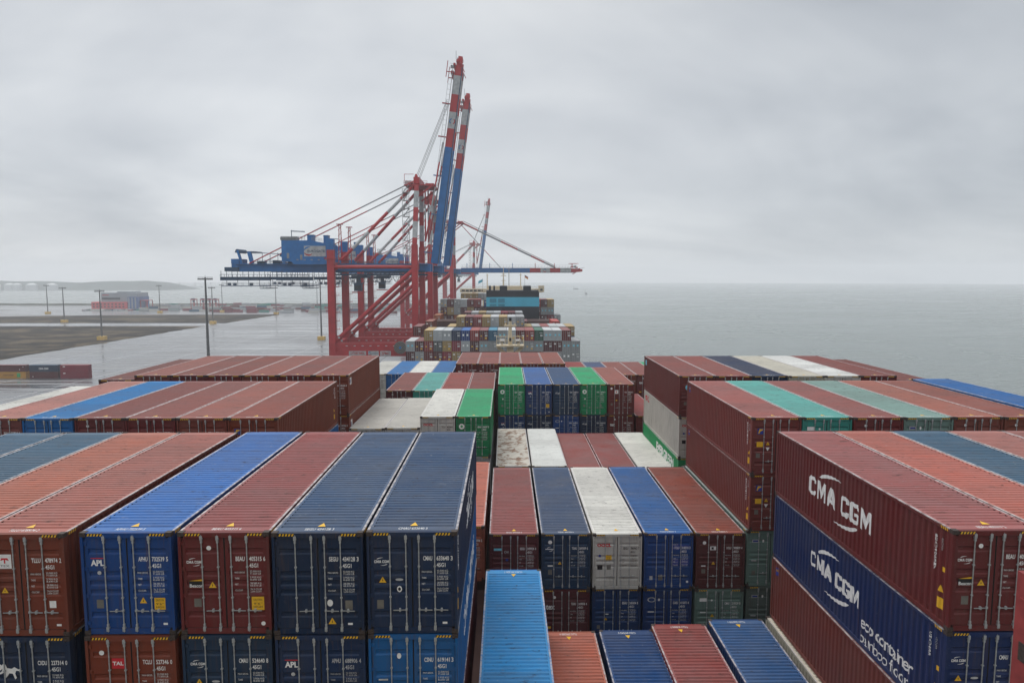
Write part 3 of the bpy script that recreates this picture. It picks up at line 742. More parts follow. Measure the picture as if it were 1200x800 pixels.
# bay 4
for i, (c, nm, rc) in enumerate([('dark red', 'dark red', (.215, .075, .07)), ('red', 'red', (.26, .075, .068)), ('teal', 'teal', None), ('maroon', 'maroon', (.21, .08, .075))], 1):
    container(xl(i), 63.0, -10.57, c, lab(nm, i, 'top', 4, 'wharf-side'), roofcol=rc, H=STD if i > 2 else HC)
row = [('green', 'green', L_ever, R_ever, .55, None, 'top'), ('mid blue', 'blue', L_apl, R_yellow, 1, (.055, .145, .37), 'top'), ('steel blue', 'slate blue', L_cma, None, 1, (.040, .090, .19), 'top'), ('green', 'rust-marked green', L_ever, R_ever, .42, None, 'top'), ('dark red', 'dark red', L_sticker, None, 1, (.29, .115, .10), 'top')]
for k, (c, nm, lf, rt, ru, rc, t) in enumerate(row, 1):
    container(xm(k) + .02 * k, 63.0, -10.0, c, lab(nm, k, 'upper', 4, 'middle'), left=lf, right=rt, rust=ru, roofcol=rc, wallcol=(.005, .19, .075) if c == 'green' else None)
for k, (c, nm, lf) in enumerate([('mid blue', 'blue', L_apl), ('navy', 'navy', L_cma), ('blue', 'bright blue', L_china), ('navy', 'dark navy', L_cma), ('dark red', 'dark red', L_tex)], 1):
    container(xm(k) + .02 * k, 63.0, -10.0 - HC - .02, c, lab(nm, k, 'lower', 4, 'middle'), left=lf)
container(xr(1) + .08, 63.0, -13.0, 'dark red', lab('brick red', 1, 'top', 4, 'sea-side'), roofcol=(.27, .07, .07))

# bay 5 (foremost)
for k, (c, nm, rc) in enumerate([('dark red', 'dark red', (.25, .105, .098)), ('dark red', 'brick red', (.26, .10, .092)), ('rust red', 'rust red', (.25, .094, .085)), ('dark red', 'dull red', (.235, .088, .08)), ('brown red', 'brown red', (.27, .105, .09))], 1):
    container(-5.72 + 2.53 * (k - .5), 78.0, -9.98, c, lab(nm, k, 'top', 5, 'middle'), roofcol=rc, left=L_tex if k == 1 else None)
for i, (c, nm, rc) in enumerate([('azure', 'azure blue', (.035, .16, .38)), ('white', 'off white', None), ('azure', 'bright blue', (.04, .18, .42)), ('white', 'weathered white', (.60, .58, .52))], 1):
    container(-4.85 - P * (i + .0), 78.0, -11.15, c, lab(nm, i, 'top', 5, 'wharf-side'), roofcol=rc)
for j, (c, nm, rc) in enumerate([('red', 'red', (.27, .066, .066)), ('dark blue', 'slate blue', (.075, .105, .20)), ('brown red', 'brown red', (.26, .10, .088)), ('dark red', 'dull red', (.24, .09, .084)), ('green', 'green', None)], 1):
    container(7.6 + P * (j - .5), 78.0, -11.3, c, lab(nm, j, 'top', 5, 'sea-side'), roofcol=rc, left=L_tex if j == 4 else None)

# the near ship itself (below the cargo) ------------------------------------------------
def loft(b, secs, mat):
    n = len(secs[0]); V = [p for s in secs for p in s]; F = []
    for i in range(len(secs) - 1):
        for k in range(n): F.append((i * n + k, i * n + (k + 1) % n, (i + 1) * n + (k + 1) % n, (i + 1) * n + k))
    F += [tuple(range(n - 1, -1, -1)), tuple(range((len(secs) - 1) * n, len(secs) * n))]
    b.add(V, F, mat)
def hull_mesh(xc, hw, stations, ztop, zbot, mat):
    b = MB(); secs = []
    for y, k in stations:
        w = hw * k; secs.append([(xc - w, y, ztop), (xc - w * .97, y, zbot + 6), (xc - w * .8, y, zbot), (xc + w * .8, y, zbot), (xc + w * .97, y, zbot + 6), (xc + w, y, ztop)])
    loft(b, secs, mat); return b
ship = empty('container_ship', (0, 60, -50), 'container ship under the camera, its deck hidden below stacked cargo', 'ship')
def rel(root, b, name, parent=None):
    par = parent or root; o = b.build(name, par)
    w = Vector(root.location)
    if parent is None: o.location = -w
    return o
rel(ship, hull_mesh(0.4, 30.2, [(-40, 1), (60, 1), (80, .9), (96, .66), (112, .36), (122, .05)], -24, -51.5, SHIPBLK), 'hull')
b = MB()
for y in BAY.values():
    hw = 29 if y < 70 else 17
    b.box(-hw, 30.3 if y < 70 else 20.5, y + .3, y + 11.9, -23.9, -21.5, HULLRED)
rel(ship, b, 'hatch_cover')
b = MB()                                                     # filler blocks holding up the stacks in place of hidden containers
for y, zz in ((18.1, -12.9), (33.6, -10.1), (48.4, -10.1)):
    b.box(-29.2 if y > 20 else -21, -3.7 if y < 20 else -14.5, y + .4, y + 11.8, -21.4, zz - (2.9 if y < 20 else .4), CAST)
    b.box(15.0, 30.2, y + .4, y + 11.8, -21.4, -10.5, CAST)
b.box(-29.2, -1, 48.4, 59.8, -21.4, -16, CAST); b.box(-13, -1, 63.4, 74.8, -21.4, -13.6, CAST)
b.box(-1, 13, 48.4, 59.6, -21.4, -16.8, CAST); b.box(-1, 14.8, 63.4, 74.8, -21.4, -16.2, CAST); b.box(-15, 20, 78.4, 89.8, -21.4, -14.3, CAST)
rel(ship, b, 'stack_support')
b = MB(); b.box(-15, 15, -16, -.6, -40, -1.75, CREAM); b.box(-30.5, 30.5, -7, -.9, -5.2, -4.4, CREAM); b.box(-30.5, 30.5, -1.05, -.95, -4.4, -3.2, CREAM)
wh = rel(ship, b, 'unseen_wheelhouse')  # out of view behind the camera, added to darken the container doors
for k in range(11):
    b = MB(); b.box(-14.6 + k * 2.68, -12.2 + k * 2.68, -.62, -.57, -4.2, -2.6, GLASS); b.build('window', wh)
# foremast
fm = empty('foremast', (0.75, 103, -23.9), 'cream foremast with a railed light platform on the near ship bow', 'mast')
b = MB(); b.beam((0, 0, 0), (0, 0, 13.3), 1.7, 1.6, CREAM, 1.0, 1.0); b.build('column', fm)
b = MB(); b.box(-2.1, 2.1, -1.1, 1.1, 13.4, 13.6, CREAM); b.beam((-1.9, 0, 13.3), (-.5, 0, 12.0), .3, .5, CREAM); b.beam((1.9, 0, 13.3), (.5, 0, 12.0), .3, .5, CREAM); pl = b.build('platform', fm)
b = MB()
for zz in (14.2, 14.85):
    for sy in (-1.05, 1.05): b.tube((-2.05, sy, zz), (2.05, sy, zz), .032, CREAM, 6)
    for sx in (-2.05, 2.05): b.tube((sx, -1.05, zz), (sx, 1.05, zz), .032, CREAM, 6)
for xx in (-2.05, -1.4, -.75, .75, 1.4, 2.05):
    for sy in (-1.05, 1.05): b.tube((xx, sy, 13.6), (xx, sy, 14.9), .032, CREAM, 6)
b.build('railing', pl)
b = MB(); b.tube((0, 0, 13.6), (0, 0, 17.2), .34, CREAM, 10, .22); b.box(-.95, .95, -.3, .3, 16.4, 16.6, CREAM); b.tube((0, 0, 17.2), (0, 0, 17.7), .2, BLK, 8); b.tube((0, -.4, 14.2), (0, -.4, 14.7), .16, BLK, 8)
for xx in (-.7, .7): b.tube((xx, 0, 16.6), (xx, 0, 16.9), .1, CREAM, 6)
b.build('pole', fm)
for xx in (-1.2, 1.2):
    b = MB(); b.box(xx - .36, xx + .36, -.55, .1, 14.0, 14.45, WHITE); b.box(xx - .3, xx + .3, -.6, -.551, 14.02, 14.2, BLK); b.tube((xx, -.2, 13.6), (xx, -.2, 14.01), .07, CREAM, 6); b.build('floodlight', pl)
# red post on the lashing bridge
PR = plain('weathered_red_paint', (.25, .040, .038), .6, 0, .3, 2.5)
b = MB(); b.box(-.02, .55, 0, .5, 0, 9, PR); b.box(.06, .47, .08, .42, 9, 9.12, PR); b.box(-.035, .0, .1, .4, .5, 8.6, PR)
post = b.build('steel_post', None, (8.26, 10.0, -13.7)); tag(post, 'bright red steel post standing before the navy eco container doors', 'post')
for z in (7.6, 6.2, 4.8):
    b = MB(); b.box(-.05, -.036, .16, .34, z, z + .3, CAST); b.build('bracket', post)

# ------------------------------------------------------------------ the ship ahead
def far_body(H):
    b = body_builder(H, True)
    rb = roof_builder(H, None, False); b.add(rb.v, rb.f, ROOF)
    return b
_FM = {}
def far_meshes():
    if _FM: return _FM
    b = MB(); W = HW; H = HC; L = LEN
    for sd in (-1, 1):
        n = 20; V = []; F = []
        for i in range(n * 2 + 1):
            y = .16 + (L - .32) * i / (2 * n); x = sd * (W - .02 - (.05 if i % 2 else 0)); V += [(x, y, .12), (x, y, H - .1)]
            if i: q = (2 * i - 2, 2 * i, 2 * i + 1, 2 * i - 1); F.append(q if sd > 0 else q[::-1])
        b.add(V, F, PAINT)
        for y0, y1 in ((0, .17), (L - .17, L)):
            x0, x1 = sorted((sd * W, sd * (W - .16))); b.box(x0, x1, y0, y1, .0, H - .003, PAINT)
        x0, x1 = sorted((sd * (W - .004), sd * (W - .1))); b.box(x0, x1, .17, L - .17, H - .12, H - .005, PAINT); b.box(x0, x1, .17, L - .17, .0, .14, PAINT)
    b.box(-W + .16, W - .16, .01, .1, H - .15, H - .006, PAINT); b.box(-W + .16, W - .16, .01, .1, .01, .15, PAINT); b.box(-W + .16, W - .16, L - .1, L - .02, .01, H - .01, PAINT)
    b.add([(-W + .1, .1, .05), (W - .1, .1, .05), (W - .1, L - .1, .05), (-W + .1, L - .1, .05)], [(0, 3, 2, 1)], PAINT)
    V = []; F = []
    for i in range(25):
        y = .1 + (L - .2) * i / 24; V += [(-W + .1, y, H - .02 - (.025 if i % 2 else 0)), (W - .1, y, H - .02 - (.025 if i % 2 else 0))]
        if i: F.append((2 * i - 2, 2 * i - 1, 2 * i + 1, 2 * i))
    rb = MB(); rb.add(V, F, ROOF)
    _FM['body'] = b.build('far_body', mesh_only=True); _FM['roof'] = rb.build('far_roof', mesh_only=True)
    for sd, key in ((-1, 'dl'), (1, 'dr')):
        for dec in ('none', 'square', 'cyan', 'flag', 'code', 'yellow', 'white'):
            d = MB(); xa, xb = (-W + .15, -.02) if sd < 0 else (.02, W - .15)
            d.box(xa, xb, .06, .1, .15, H - .15, PAINT)
            for z in (.45, 1.05, 1.45, 2.35): d.box(xa + .1, xb - .1, .045, .062, z, z + .09, PAINT)
            for xx in (xa + .3, xa + .8): d.tube((xx, .03, .08), (xx, .03, H - .08), .028, GALV, 6)
            xc = (xa + xb) / 2
            if dec in ('square', 'cyan'): d.box(xc - .26, xc + .26, .02, .045, 1.35, 1.87, WHITE if dec == 'square' else CYAN)
            if dec == 'flag' and sd > 0:
                for px in (0, 1):
                    for pz in (0, 1): d.box(xc - .36 + px * .40, xc - .02 + px * .40, .02, .045, 1.2 + pz * .42, 1.55 + pz * .42, WHITE)
            if dec in ('code', 'yellow', 'white'):
                if sd > 0: d.box(xa + .15, xb - .1, .03, .045, 2.1, 2.2, WHITE); d.box(xa + .35, xb - .1, .03, .045, 1.2, 1.7, DIMW)
                if dec == 'yellow' and sd > 0: d.box(xa + .3, xb - .25, .025, .045, .55, .95, YEL)
                if dec == 'white' and sd < 0: d.box(xa + .2, xb - .35, .025, .045, 1.9, 2.25, WHITE)
                if dec == 'yellow' and sd < 0: d.box(xa + .2, xb - .45, .025, .045, 1.2, 1.5, YEL)
            _FM[key + dec] = d.build('far_door', mesh_only=True)
    return _FM
def far_container(x, y, ztop, colour, label, dec=None, group='containers stacked on the ship ahead', rz=0):
    fmz = far_meshes(); wall, rf = PAL[colour]
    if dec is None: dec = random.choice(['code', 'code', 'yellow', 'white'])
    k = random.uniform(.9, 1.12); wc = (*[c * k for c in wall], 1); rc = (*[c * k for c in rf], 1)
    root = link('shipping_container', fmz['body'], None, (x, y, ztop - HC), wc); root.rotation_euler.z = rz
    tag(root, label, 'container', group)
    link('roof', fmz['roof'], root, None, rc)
    for key in ('dl', 'dr'): link('door', fmz[key + dec], root, None, wc)
    return root

ZA = -14.7; HT = HC + .03
def arow(y, zt_, x0, seq, tier, bayname, start=1, skip=()):
    for n, item in enumerate(seq):
        if not item: continue
        c, _, dec = item.partition('/')
        x = x0 + 2.53 * (n + .5)
        nm = {'tan': 'mustard', 'pale grey': 'pale grey'}.get(c, c)
        far_container(x, y, zt_ + random.uniform(-.02, .02), c, f'{nm} container, {ORD[start + n - 1]} from the wharf, {tier} tier, {bayname} bay of the ship ahead', dec or None)
XA = -27.4
arow(187, ZA, XA, [None, None, 'tan', 'pale grey', 'pale grey/square', 'dark blue', 'blue/square', 'red/flag', 'maroon/yellow', 'teal blue', 'grey/cyan', 'pale grey', 'dark red/yellow', 'red', 'dark green', 'pale grey/cyan', 'pale grey/cyan', 'dark red'], 'top', 'nearest')
arow(187, ZA - HT, XA, ['pale grey/cyan', 'maroon/yellow', 'red/yellow', 'dark grey/white', 'tan', 'crimson', 'pale grey/square', 'maroon/yellow', 'grey/cyan', 'grey', 'grey', 'grey/cyan', 'grey', 'grey', 'grey/cyan', 'maroon/white', 'maroon/white', 'grey/cyan', 'grey/cyan'], 'second', 'nearest')
arow(187, ZA - 2 * HT, XA, ['maroon', 'grey', 'dark red', 'maroon/yellow', 'crimson/yellow', 'tan', 'navy', None, None, None, None, None, None, None, None, 'grey', 'grey', 'grey/square', 'grey'], 'third', 'nearest')
arow(187, ZA - 3 * HT, XA, ['dark blue', 'maroon', 'navy', 'dark blue', 'navy'], 'fourth', 'nearest')
arow(202.5, ZA + HT - .1, -14.5, ['tan', 'maroon/yellow', 'red/flag', 'tan', 'pale grey', 'tan', 'pale grey', 'grey/yellow'], 'top', 'second', 6)
arow(202.5, ZA, XA, ['dark red', None, None, None, 'tan', None, None, None, None, None, None, None, None, 'tan', 'grey', 'red', 'pale grey', 'pale grey', 'tan'], 'upper', 'second')
arow(202.5, ZA - HT, XA, [None] * 18 + ['blue'], 'lower', 'second')
arow(218, ZA + .5, -25.6, ['brown red', None, None, None, None, None, None, None, None, None, None, None, 'maroon', None, None, None, 'bright red'], 'top', 'third', 1)
arow(234, ZA + 2.5, -14.2, ['maroon', 'pale grey', 'tan', 'grey', 'pale grey', 'crimson', 'maroon', 'pale grey'], 'top', 'fourth', 5)
arow(244, ZA + 1.0, -25.6, ['orange'], 'top', 'fifth'); arow(244, ZA + 1.0 - HT, -25.6, ['pale grey'], 'second', 'fifth')
ZF = -8.6
arow(258.5, ZF, -24.5, ['grey', 'maroon', 'grey', 'pale grey', 'dark red', 'red', None, None, None, None, None, None, None, None, 'bright red', 'maroon', 'tan'], 'top', 'sixth')
arow(258.5, ZF - HT, -24.5, ['maroon/yellow', 'tan', 'grey', 'maroon', 'tan', 'maroon', None, None, None, None, None, None, None, None, 'dark red', 'grey/cyan', 'grey/cyan'], 'second', 'sixth')
arow(258.5, ZF - 2 * HT, -24.5, ['maroon', 'maroon', 'orange', 'maroon', None, None, None, None, None, None, None, None, None, None, 'maroon', 'maroon', 'crimson/yellow', 'grey'], 'third', 'sixth')
arow(258.5, ZF - 3 * HT, -24.5, ['maroon', 'grey', 'tan', 'grey', None, None, None, None, None, None, None, None, None, None, None, 'grey', 'grey', 'orange'], 'fourth', 'sixth')
arow(300, -7.4, -19.5, ['tan', 'tan', 'tan', 'grey', 'pale grey'], 'top', 'seventh')
arow(300, -7.4 - HT, -9.3, ['blue'], 'second', 'seventh', 5)

sa = empty('container_ship', (-3, 300, -50), 'container ship moored ahead with a black and light blue funnel casing', 'ship')
rel(sa, hull_mesh(-3, 26, [(180, .86), (186, .98), (200, 1), (480, 1), (520, .7), (545, .3), (560, .04)], -27, -51.5, SHIPBLK), 'hull')
b = MB()
for y in (187, 202.5, 218, 234, 258.5, 300):
    b = MB(); b.box(-27, 21 if y < 210 else 18.5, y + .2, y + 12, -26.9, {187: -26.6, 202.5: -20.8, 218: -17.2, 234: -15.2, 258.5: -20.6, 300: -13.4}[y], HULLRED); rel(sa, b, 'cargo_deck')
# funnel casing
b = MB(); x0, x1, y0, y1 = -6.8, 12.3, 247.5, 256.5
def zpx(y, d): return -(y - 324) * d / 800
zb, zc0, zc1, ztp = -27, zpx(359, 247.5), zpx(348, 247.5), zpx(340.3, 247.5)
b.box(x0, x1, y0, y1, zb, zc0, SHIPBLK); b.box(x0 - .02, x1 + .02, y0 - .02, y1 + .02, zc0, zc1, SHIPCY)
b.add([(x0, y0, zc1), (x1, y0, zc1), (x1, y0, ztp - .5), (x1 - .6, y0, ztp), (x0, y0, ztp), (x0, y1, zc1), (x1, y1, zc1), (x1, y1, ztp - .5), (x1 - .6, y1, ztp), (x0, y1, ztp)],
      [(0, 1, 2, 3, 4), (9, 8, 7, 6, 5), (1, 6, 7, 2), (2, 7, 8, 3), (3, 8, 9, 4), (4, 9, 5, 0), (0, 5, 6, 1)], SHIPBLK)
fun = rel(sa, b, 'funnel')
for xa, xb in ((-5.6, -3.2), (-2.5, -.2)):
    for za, zbn in ((zc1 - .5, zc1 - 2.0), (zc0 + .9, zc0 + .2)):
        b = MB(); b.box(xa, xb, y0 - .10, y0 - .03, zbn, za, SHIPDC)
        k = 0
        while zbn + .15 + k * .25 < za: b.box(xa + .05, xb - .05, y0 - .16, y0 - .10, zbn + .06 + k * .25, zbn + .14 + k * .25, SHIPCY); k += 1
        b.build('louvre', fun)
for xa, xb, h in ((-5.9, -5.2, 1.7), (-4.3, -3.7, 1.7), (-2.0, .75, 1.65), (6.6, 9.4, 1.65)):
    b = MB(); b.box(xa, xb, y0 + 1, y0 + 5, ztp - .05, ztp + h, SHIPBLK)
    if xb - xa > 1: b.box(xa + .2, xb - .2, y0 + 1.2, y0 + 4.8, ztp + h, ztp + h + .12, C_GRY)
    b.build('exhaust_casing', fun)
# bridge far ahead
b = MB(); b.box(-26, 21.5, 395, 404, -9.2, -7.0, CREAM); b.box(-13, 14, 394.5, 406, -30, -7.2, CREAM); b.box(-10, 10, 396, 404, -7.0, -5.4, CREAM)
br = rel(sa, b, 'bridge_house')
b = MB()
for k in range(20): b.box(-25 + k * 2.3, -23.3 + k * 2.3, 394.9, 394.96, -8.5, -7.6, GLASS)
b.build('window_band', br)
b = MB(); 
for xx in (-26, 21.3):
    b.tube((xx, 395.2, -7), (xx, 395.2, -5.9), .08, CREAM, 6)
b.tube((-26, 395.2, -5.95), (21.3, 395.2, -5.95), .09, CREAM, 6)
for k in range(20): b.tube((-25 + k * 2.4, 395.2, -7), (-25 + k * 2.4, 395.2, -5.95), .06, CREAM, 5)
b.box(19.2, 22.4, 392.5, 396, -8.9, -5.2, CREAM); b.box(20.1, 21.5, 392.3, 392.6, -8, -7, GLASS)
b.build('bridge_wing', br)
b = MB(); b.tube((-1.0, 398, -5.4), (-1.0, 398, 5.5), .45, CREAM, 8, .12); b.box(-2.6, .6, 397.5, 398.5, .3, .6, CREAM); b.box(-2.0, 0, 397.4, 397.8, 1.2, 1.5, CREAM); b.box(-2.2, .2, 397.5, 398.5, -2.5, -2.2, CREAM)
b.build('radar_mast', br)
b = MB(); b.tube((2.2, 398, -5.4), (2.2, 398, 4.5), .2, C_GRY, 6); b.box(.7, 3.7, 397.9, 398.1, 4.4, 4.65, C_GRY); b.build('antenna', br)
for xx, hh in ((-10.4, 1.6), (9.0, 1.8)):
    b = MB(); b.tube((xx, 398, -7), (xx, 398, hh), .32, CREAM, 8, .22); b.box(xx - .8, xx + .8, 397.6, 398.4, hh - 1, hh - .8, CREAM); b.build('signal_post', br)
b = MB()
GER = [BLK, REDL, YEL]
for k in range(3):
    V = []; F = []
    for i in range(7):
        xx = 11.4 + i * .32; z = .8 - k * .5 - i * .16 + .06 * math.sin(i); yy = 398 + .15 * math.sin(i * 1.3); V += [(xx, yy, z), (xx, yy, z - .5)]
        if i: F.append((2 * i - 2, 2 * i - 1, 2 * i + 1, 2 * i))
    b.add(V, F, GER[k])
b.tube((11.4, 398, -7), (11.4, 398, 1.1), .07, C_GRY, 6); b.build('flag', br)
b = MB(); V = []; F = []
for i in range(6):
    xx = -15.6 + i * .5; V += [(xx, 398 + .1 * math.sin(i), -1.5 - .4 * (5 - i) * .6), (xx, 398 + .1 * math.sin(i), -3.0 - .4 * (5 - i) * .6)]
    if i: F.append((2 * i - 2, 2 * i - 1, 2 * i + 1, 2 * i))
b.add(V, F, SHIPCY); b.tube((-13, 398, -7), (-13, 398, -1), .07, C_GRY, 6); b.build('pennant', br)

# ------------------------------------------------------------------ ship-to-shore cranes
GZ = -44.0
XLAND, XWAT, SP = -65.7, -34.1, 22.4
RW = [C_RED, C_WHT, C_RED, C_WHT, C_RED, C_WHT, C_RED]
def rails(b, p, q, mat, h=1.1, n=8, r=.06):
    p = Vector(p); q = Vector(q); U = Vector((0, 0, h))
    b.tube(p + U, q + U, r, mat, 5); b.tube(p + U * .5, q + U * .5, r * .8, mat, 5)
    for i in range(n + 1):
        a = p.lerp(q, i / n); b.tube(a, a + U, r * .8, mat, 5)
def crane(Y, label, up=True, cabx=-57.0, signs=True):
    """quay crane: local frame with the quay at z=0, x as in the world, y from the front frame"""
    c = empty('gantry_crane', (0, Y, GZ), label, 'crane', 'gantry cranes along the quay')
    Z = lambda z: z - GZ                                   # world height -> local height
    ym = SP / 2
    for y in (0, SP):
        b = MB(); b.beam((XLAND, y, 1.6), (XLAND, y, Z(10)), 2.6, 2.4, C_RED, 2.6, 2.4); b.box(XLAND - 1.3, XLAND + 1.3, y - 1.2, y + 1.2, Z(10), Z(14.2), C_BLUE)
        b.box(XLAND - 2.2, XLAND + 1.7, y - 1.6, y + 1.6, Z(6.6), Z(7.0), C_RED)
        lg = b.build('leg', c)
        b = MB()                                           # ladder up the leg
        for sx in (1.45, 2.0): b.tube((XLAND + sx, y - .4, 20), (XLAND + sx, y - .4, Z(-6)), .05, C_RED, 5)
        for k in range(6): b.box(XLAND + 1.3, XLAND + 2.9, y - .9, y + .3, 24 + k * 3.2, 24.15 + k * 3.2, C_RED); b.tube((XLAND + 2.8, y - .8, 24 + k * 3.2), (XLAND + 2.8, y - .8, 25.1 + k * 3.2), .05, C_RED, 5)
        b.build('ladder', lg)
        b = MB(); b.beam((XWAT, y, 1.6), (XWAT, y, Z(12)), 2.6, 2.4, C_RED, 2.2, 2.2); b.build('leg', c)
        b = MB(); b.beam((XLAND + 1.3, y, Z(-26.3)), (XWAT - 1.3, y, Z(-26.3)), 1.8, 2.5, C_RED); b.box(XLAND + 1.3, XWAT - 1.3, y - 1.0, y + .2, Z(-30.2), Z(-27.57), C_RED);
        for k in range(9):
            b.box(XLAND + 5 + k * 3, XLAND + 5.8 + k * 3, y - .95, y - .91, Z(-26.4), Z(-26.1), C_WHT)
        pb = b.build('portal_beam', c)
        b = MB(); rails(b, (XLAND + 1.4, y - .85, Z(-25.05)), (XWAT - 1.3, y - .85, Z(-25.05)), C_RED, 1.1, 16, .05); b.build('railing', pb)
        b = MB(); b.tube((XLAND + 1.0, y, Z(-24.6)), (XWAT - .6, y, Z(2.6)), .82, C_RED, 12); b.box(XLAND + 1.2, XLAND + 3.6, y - .3, y + .3, Z(-26), Z(-22.4), C_RED)
        b.box(XLAND + 2.2, XLAND + 2.9, y - 1.25, y - .9, Z(-23.4), Z(-22.7), C_WHT); b.box(XLAND + 3.3, XLAND + 3.9, y - 1.25, y - .9, Z(-24.6), Z(-23.9), C_WHT)
        b.build('diagonal_brace', c)
        b = MB(); b.tube((XLAND + 1.3, y, Z(3.6)), (XWAT - 1.0, y, Z(3.6)), .68, C_RED, 12); b.build('cross_beam', c)
        # striped mast above the waterside leg and striped back strut
        b = MB(); b.striped((XWAT, y, Z(12)), (XWAT + .6, ym + (y - ym) * .62, Z(36)), 0, [C_RED, C_WHT, C_RED, C_WHT, C_RED], [0, .10, .36, .58, .84, 1], box=(1.7, 1.6)); b.build('mast', c)
        b = MB(); yy = ym + (y - ym) * .62; b.striped((XLAND + 4.2, y, Z(6.5)), (XWAT, yy, Z(35)), .62, [C_RED, C_WHT, C_RED, C_WHT, C_RED], [0, .14, .36, .62, .80, 1], 10); b.build('back_strut', c)
        b = MB(); yy = ym + (y - ym) * .62; b.striped((-98.5, y * .5 + ym * .5, Z(5.0)), (XWAT - .6, yy, Z(36)), .23, [C_RED, C_GRY, C_RED], [0, .68, .95, 1], 8); b.build('back_stay', c)
        b = MB(); yy = ym + (y - ym) * .7
        for sx in (-.7, .7): b.tube((XLAND + 2.8 + sx, yy, Z(5)), (XLAND + 2.8 + sx * .4, yy, Z(20)), .17, C_RED, 6)
        for k in range(6): z = Z(6.5 + k * 2.2); b.tube((XLAND + 2.1, yy, z), (XLAND + 3.5, yy, z + 1.6), .1, C_RED, 5)
        b.box(XLAND + 1.6, XLAND + 4, yy - .6, yy + .6, Z(19.6), Z(19.9), C_RED); b.build('stay_trestle', c)
    for x in (XLAND, XWAT):                                 # bogies and sills along the rail
        b = MB(); b.box(x - 1.2, x + 1.2, -2, SP + 2, 2.2, 4.4, C_RED)
        for yy in (-1, 4, SP - 4, SP + 1): b.box(x - .8, x + .8, yy - 2, yy + 2, .9, 2.2, C_RED)
        for yy in (-2.4, -.6, 1, 3, 5, SP - 5, SP - 3, SP - 1, SP + .6, SP + 2.4): b.tube((x - .25, yy, .5), (x + .25, yy, .5), .48, CAST, 10)
        b.build('bogie', c)
        b = MB(); b.box(x - .9, x + .9, 1.2, SP - 1.2, Z(-27.4), Z(-25.2), C_RED); b.build('frame_beam', c); b = MB(); b.box(x - .8, x + .8, 1.2, SP - 1.2, Z(2.6), Z(5.4), C_RED); b.build('frame_beam', c)
    # head of the mast
    b = MB(); b.box(XWAT - .5, XWAT + 1.7, ym - 8.4, ym + 8.4, Z(35), Z(37.4), C_RED); b.box(XWAT - 4.2, XWAT + 4.6, ym - 8, ym + 8, Z(34.4), Z(34.7), C_RED)
    b.beam((XWAT + .6, ym - 7, Z(30)), (XWAT + 6.4, ym - 7, Z(34.4)), .5, .6, C_RED); b.beam((XWAT + .6, ym + 7, Z(30)), (XWAT + 6.4, ym + 7, Z(34.4)), .5, .6, C_RED)
    b.beam((XWAT + .4, ym - 7.2, Z(36.6)), (XWAT + .4, ym - 7.2, Z(38.6)), 1.6, 1.6, C_RED, .7, .7)
    b.box(XWAT + 3.8, XWAT + 7.0, ym - 7.4, ym + 7.4, Z(34.2), Z(35.2), C_RED)
    for xx in (XWAT - 3.4, XWAT - 2.0): b.tube((xx, ym - 6.5, Z(35.6)), (xx, ym + 6.5, Z(35.6)), .75, C_WHT, 12)
    rails(b, (XWAT - 4.2, ym - 8, Z(34.7)), (XWAT - 4.2, ym + 8, Z(34.7)), C_RED, 1.3, 6); rails(b, (XWAT - 4.2, ym - 8, Z(34.7)), (XWAT + 4.6, ym - 8, Z(34.7)), C_RED, 1.3, 5)
    b.tube((XWAT - 4, ym - 7.8, Z(36)), (XWAT - 4, ym - 7.8, Z(38.6)), .1, C_RED, 5); b.tube((XWAT - 4, ym - 7.8, Z(38.5)), (XWAT - .5, ym - 7.8, Z(38.5)), .1, C_RED, 5)
    b.build('mast_head', c)
    b = MB()                                                 # white stair tower beside the mast
    for k in range(9):
        z = Z(7.5 + k * 3.0); b.box(XWAT - 4.6, XWAT - 2.1, 1.5, 4.2, z, z + .18, C_WHT); b.beam((XWAT - 4.4, 2, z), (XWAT - 2.2, 2, z + 3.0), .7, .2, C_GRY); rails(b, (XWAT - 4.6, 1.5, z + .18), (XWAT - 2.1, 1.5, z + .18), C_WHT, 1.1, 3, .08)
    for xx in (XWAT - 4.6, XWAT - 2.1): b.tube((xx, 1.5, Z(7.5)), (xx, 1.5, Z(33)), .11, C_WHT, 5)
    b.build('stair_tower', c)
    # trolley girder
    b = MB(); xe = -106
    for y in (ym - 3.4, ym + 3.4): b.box(xe, -29, y - .7, y + .7, Z(1.9), Z(5.0), C_BLUE)
    for k in range(14): x = xe + 1 + k * 5.6; b.box(x, x + .6, ym - 2.7, ym + 2.7, Z(2.6), Z(4.4), C_BLUE)
    b.box(xe - 2.4, xe + 3, ym - 5, ym + 5, Z(2.0), Z(3.6), C_DKB); b.box(xe, xe + 3.0, ym - 4.4, ym + 4.4, Z(5.0), Z(6.8), C_BLUE)
    b.beam((xe + 4, ym - 4, Z(5)), (xe + 2.6, ym - 4, Z(10)), .9, .8, C_BLUE); b.beam((xe + 8, ym - 4, Z(5)), (xe + 7, ym - 4, Z(9.5)), 1.4, 1.0, C_BLUE); b.box(xe + 1.6, xe + 9, ym - 4.4, ym + 4.4, Z(9.2), Z(9.7), C_DKB); b.tube((xe + 2.4, ym - 4, Z(9.8)), (xe + 2.4, ym + 4, Z(9.8)), .8, C_DKB, 10)
    g = b.build('girder', c)
    b = MB(); rails(b, (xe + 9, ym - 4.6, Z(5)), (XLAND - 22, ym - 4.6, Z(5)), C_DKB, 1.2, 14, .08); b.box(xe + 2, -30, ym - 5.0, ym - 4.1, Z(4.4), Z(4.6), C_DKB)
    rails(b, (-66, ym - 4.9, Z(4.6)), (-36, ym - 4.9, Z(4.6)), C_DKB, 1.2, 16, .08)
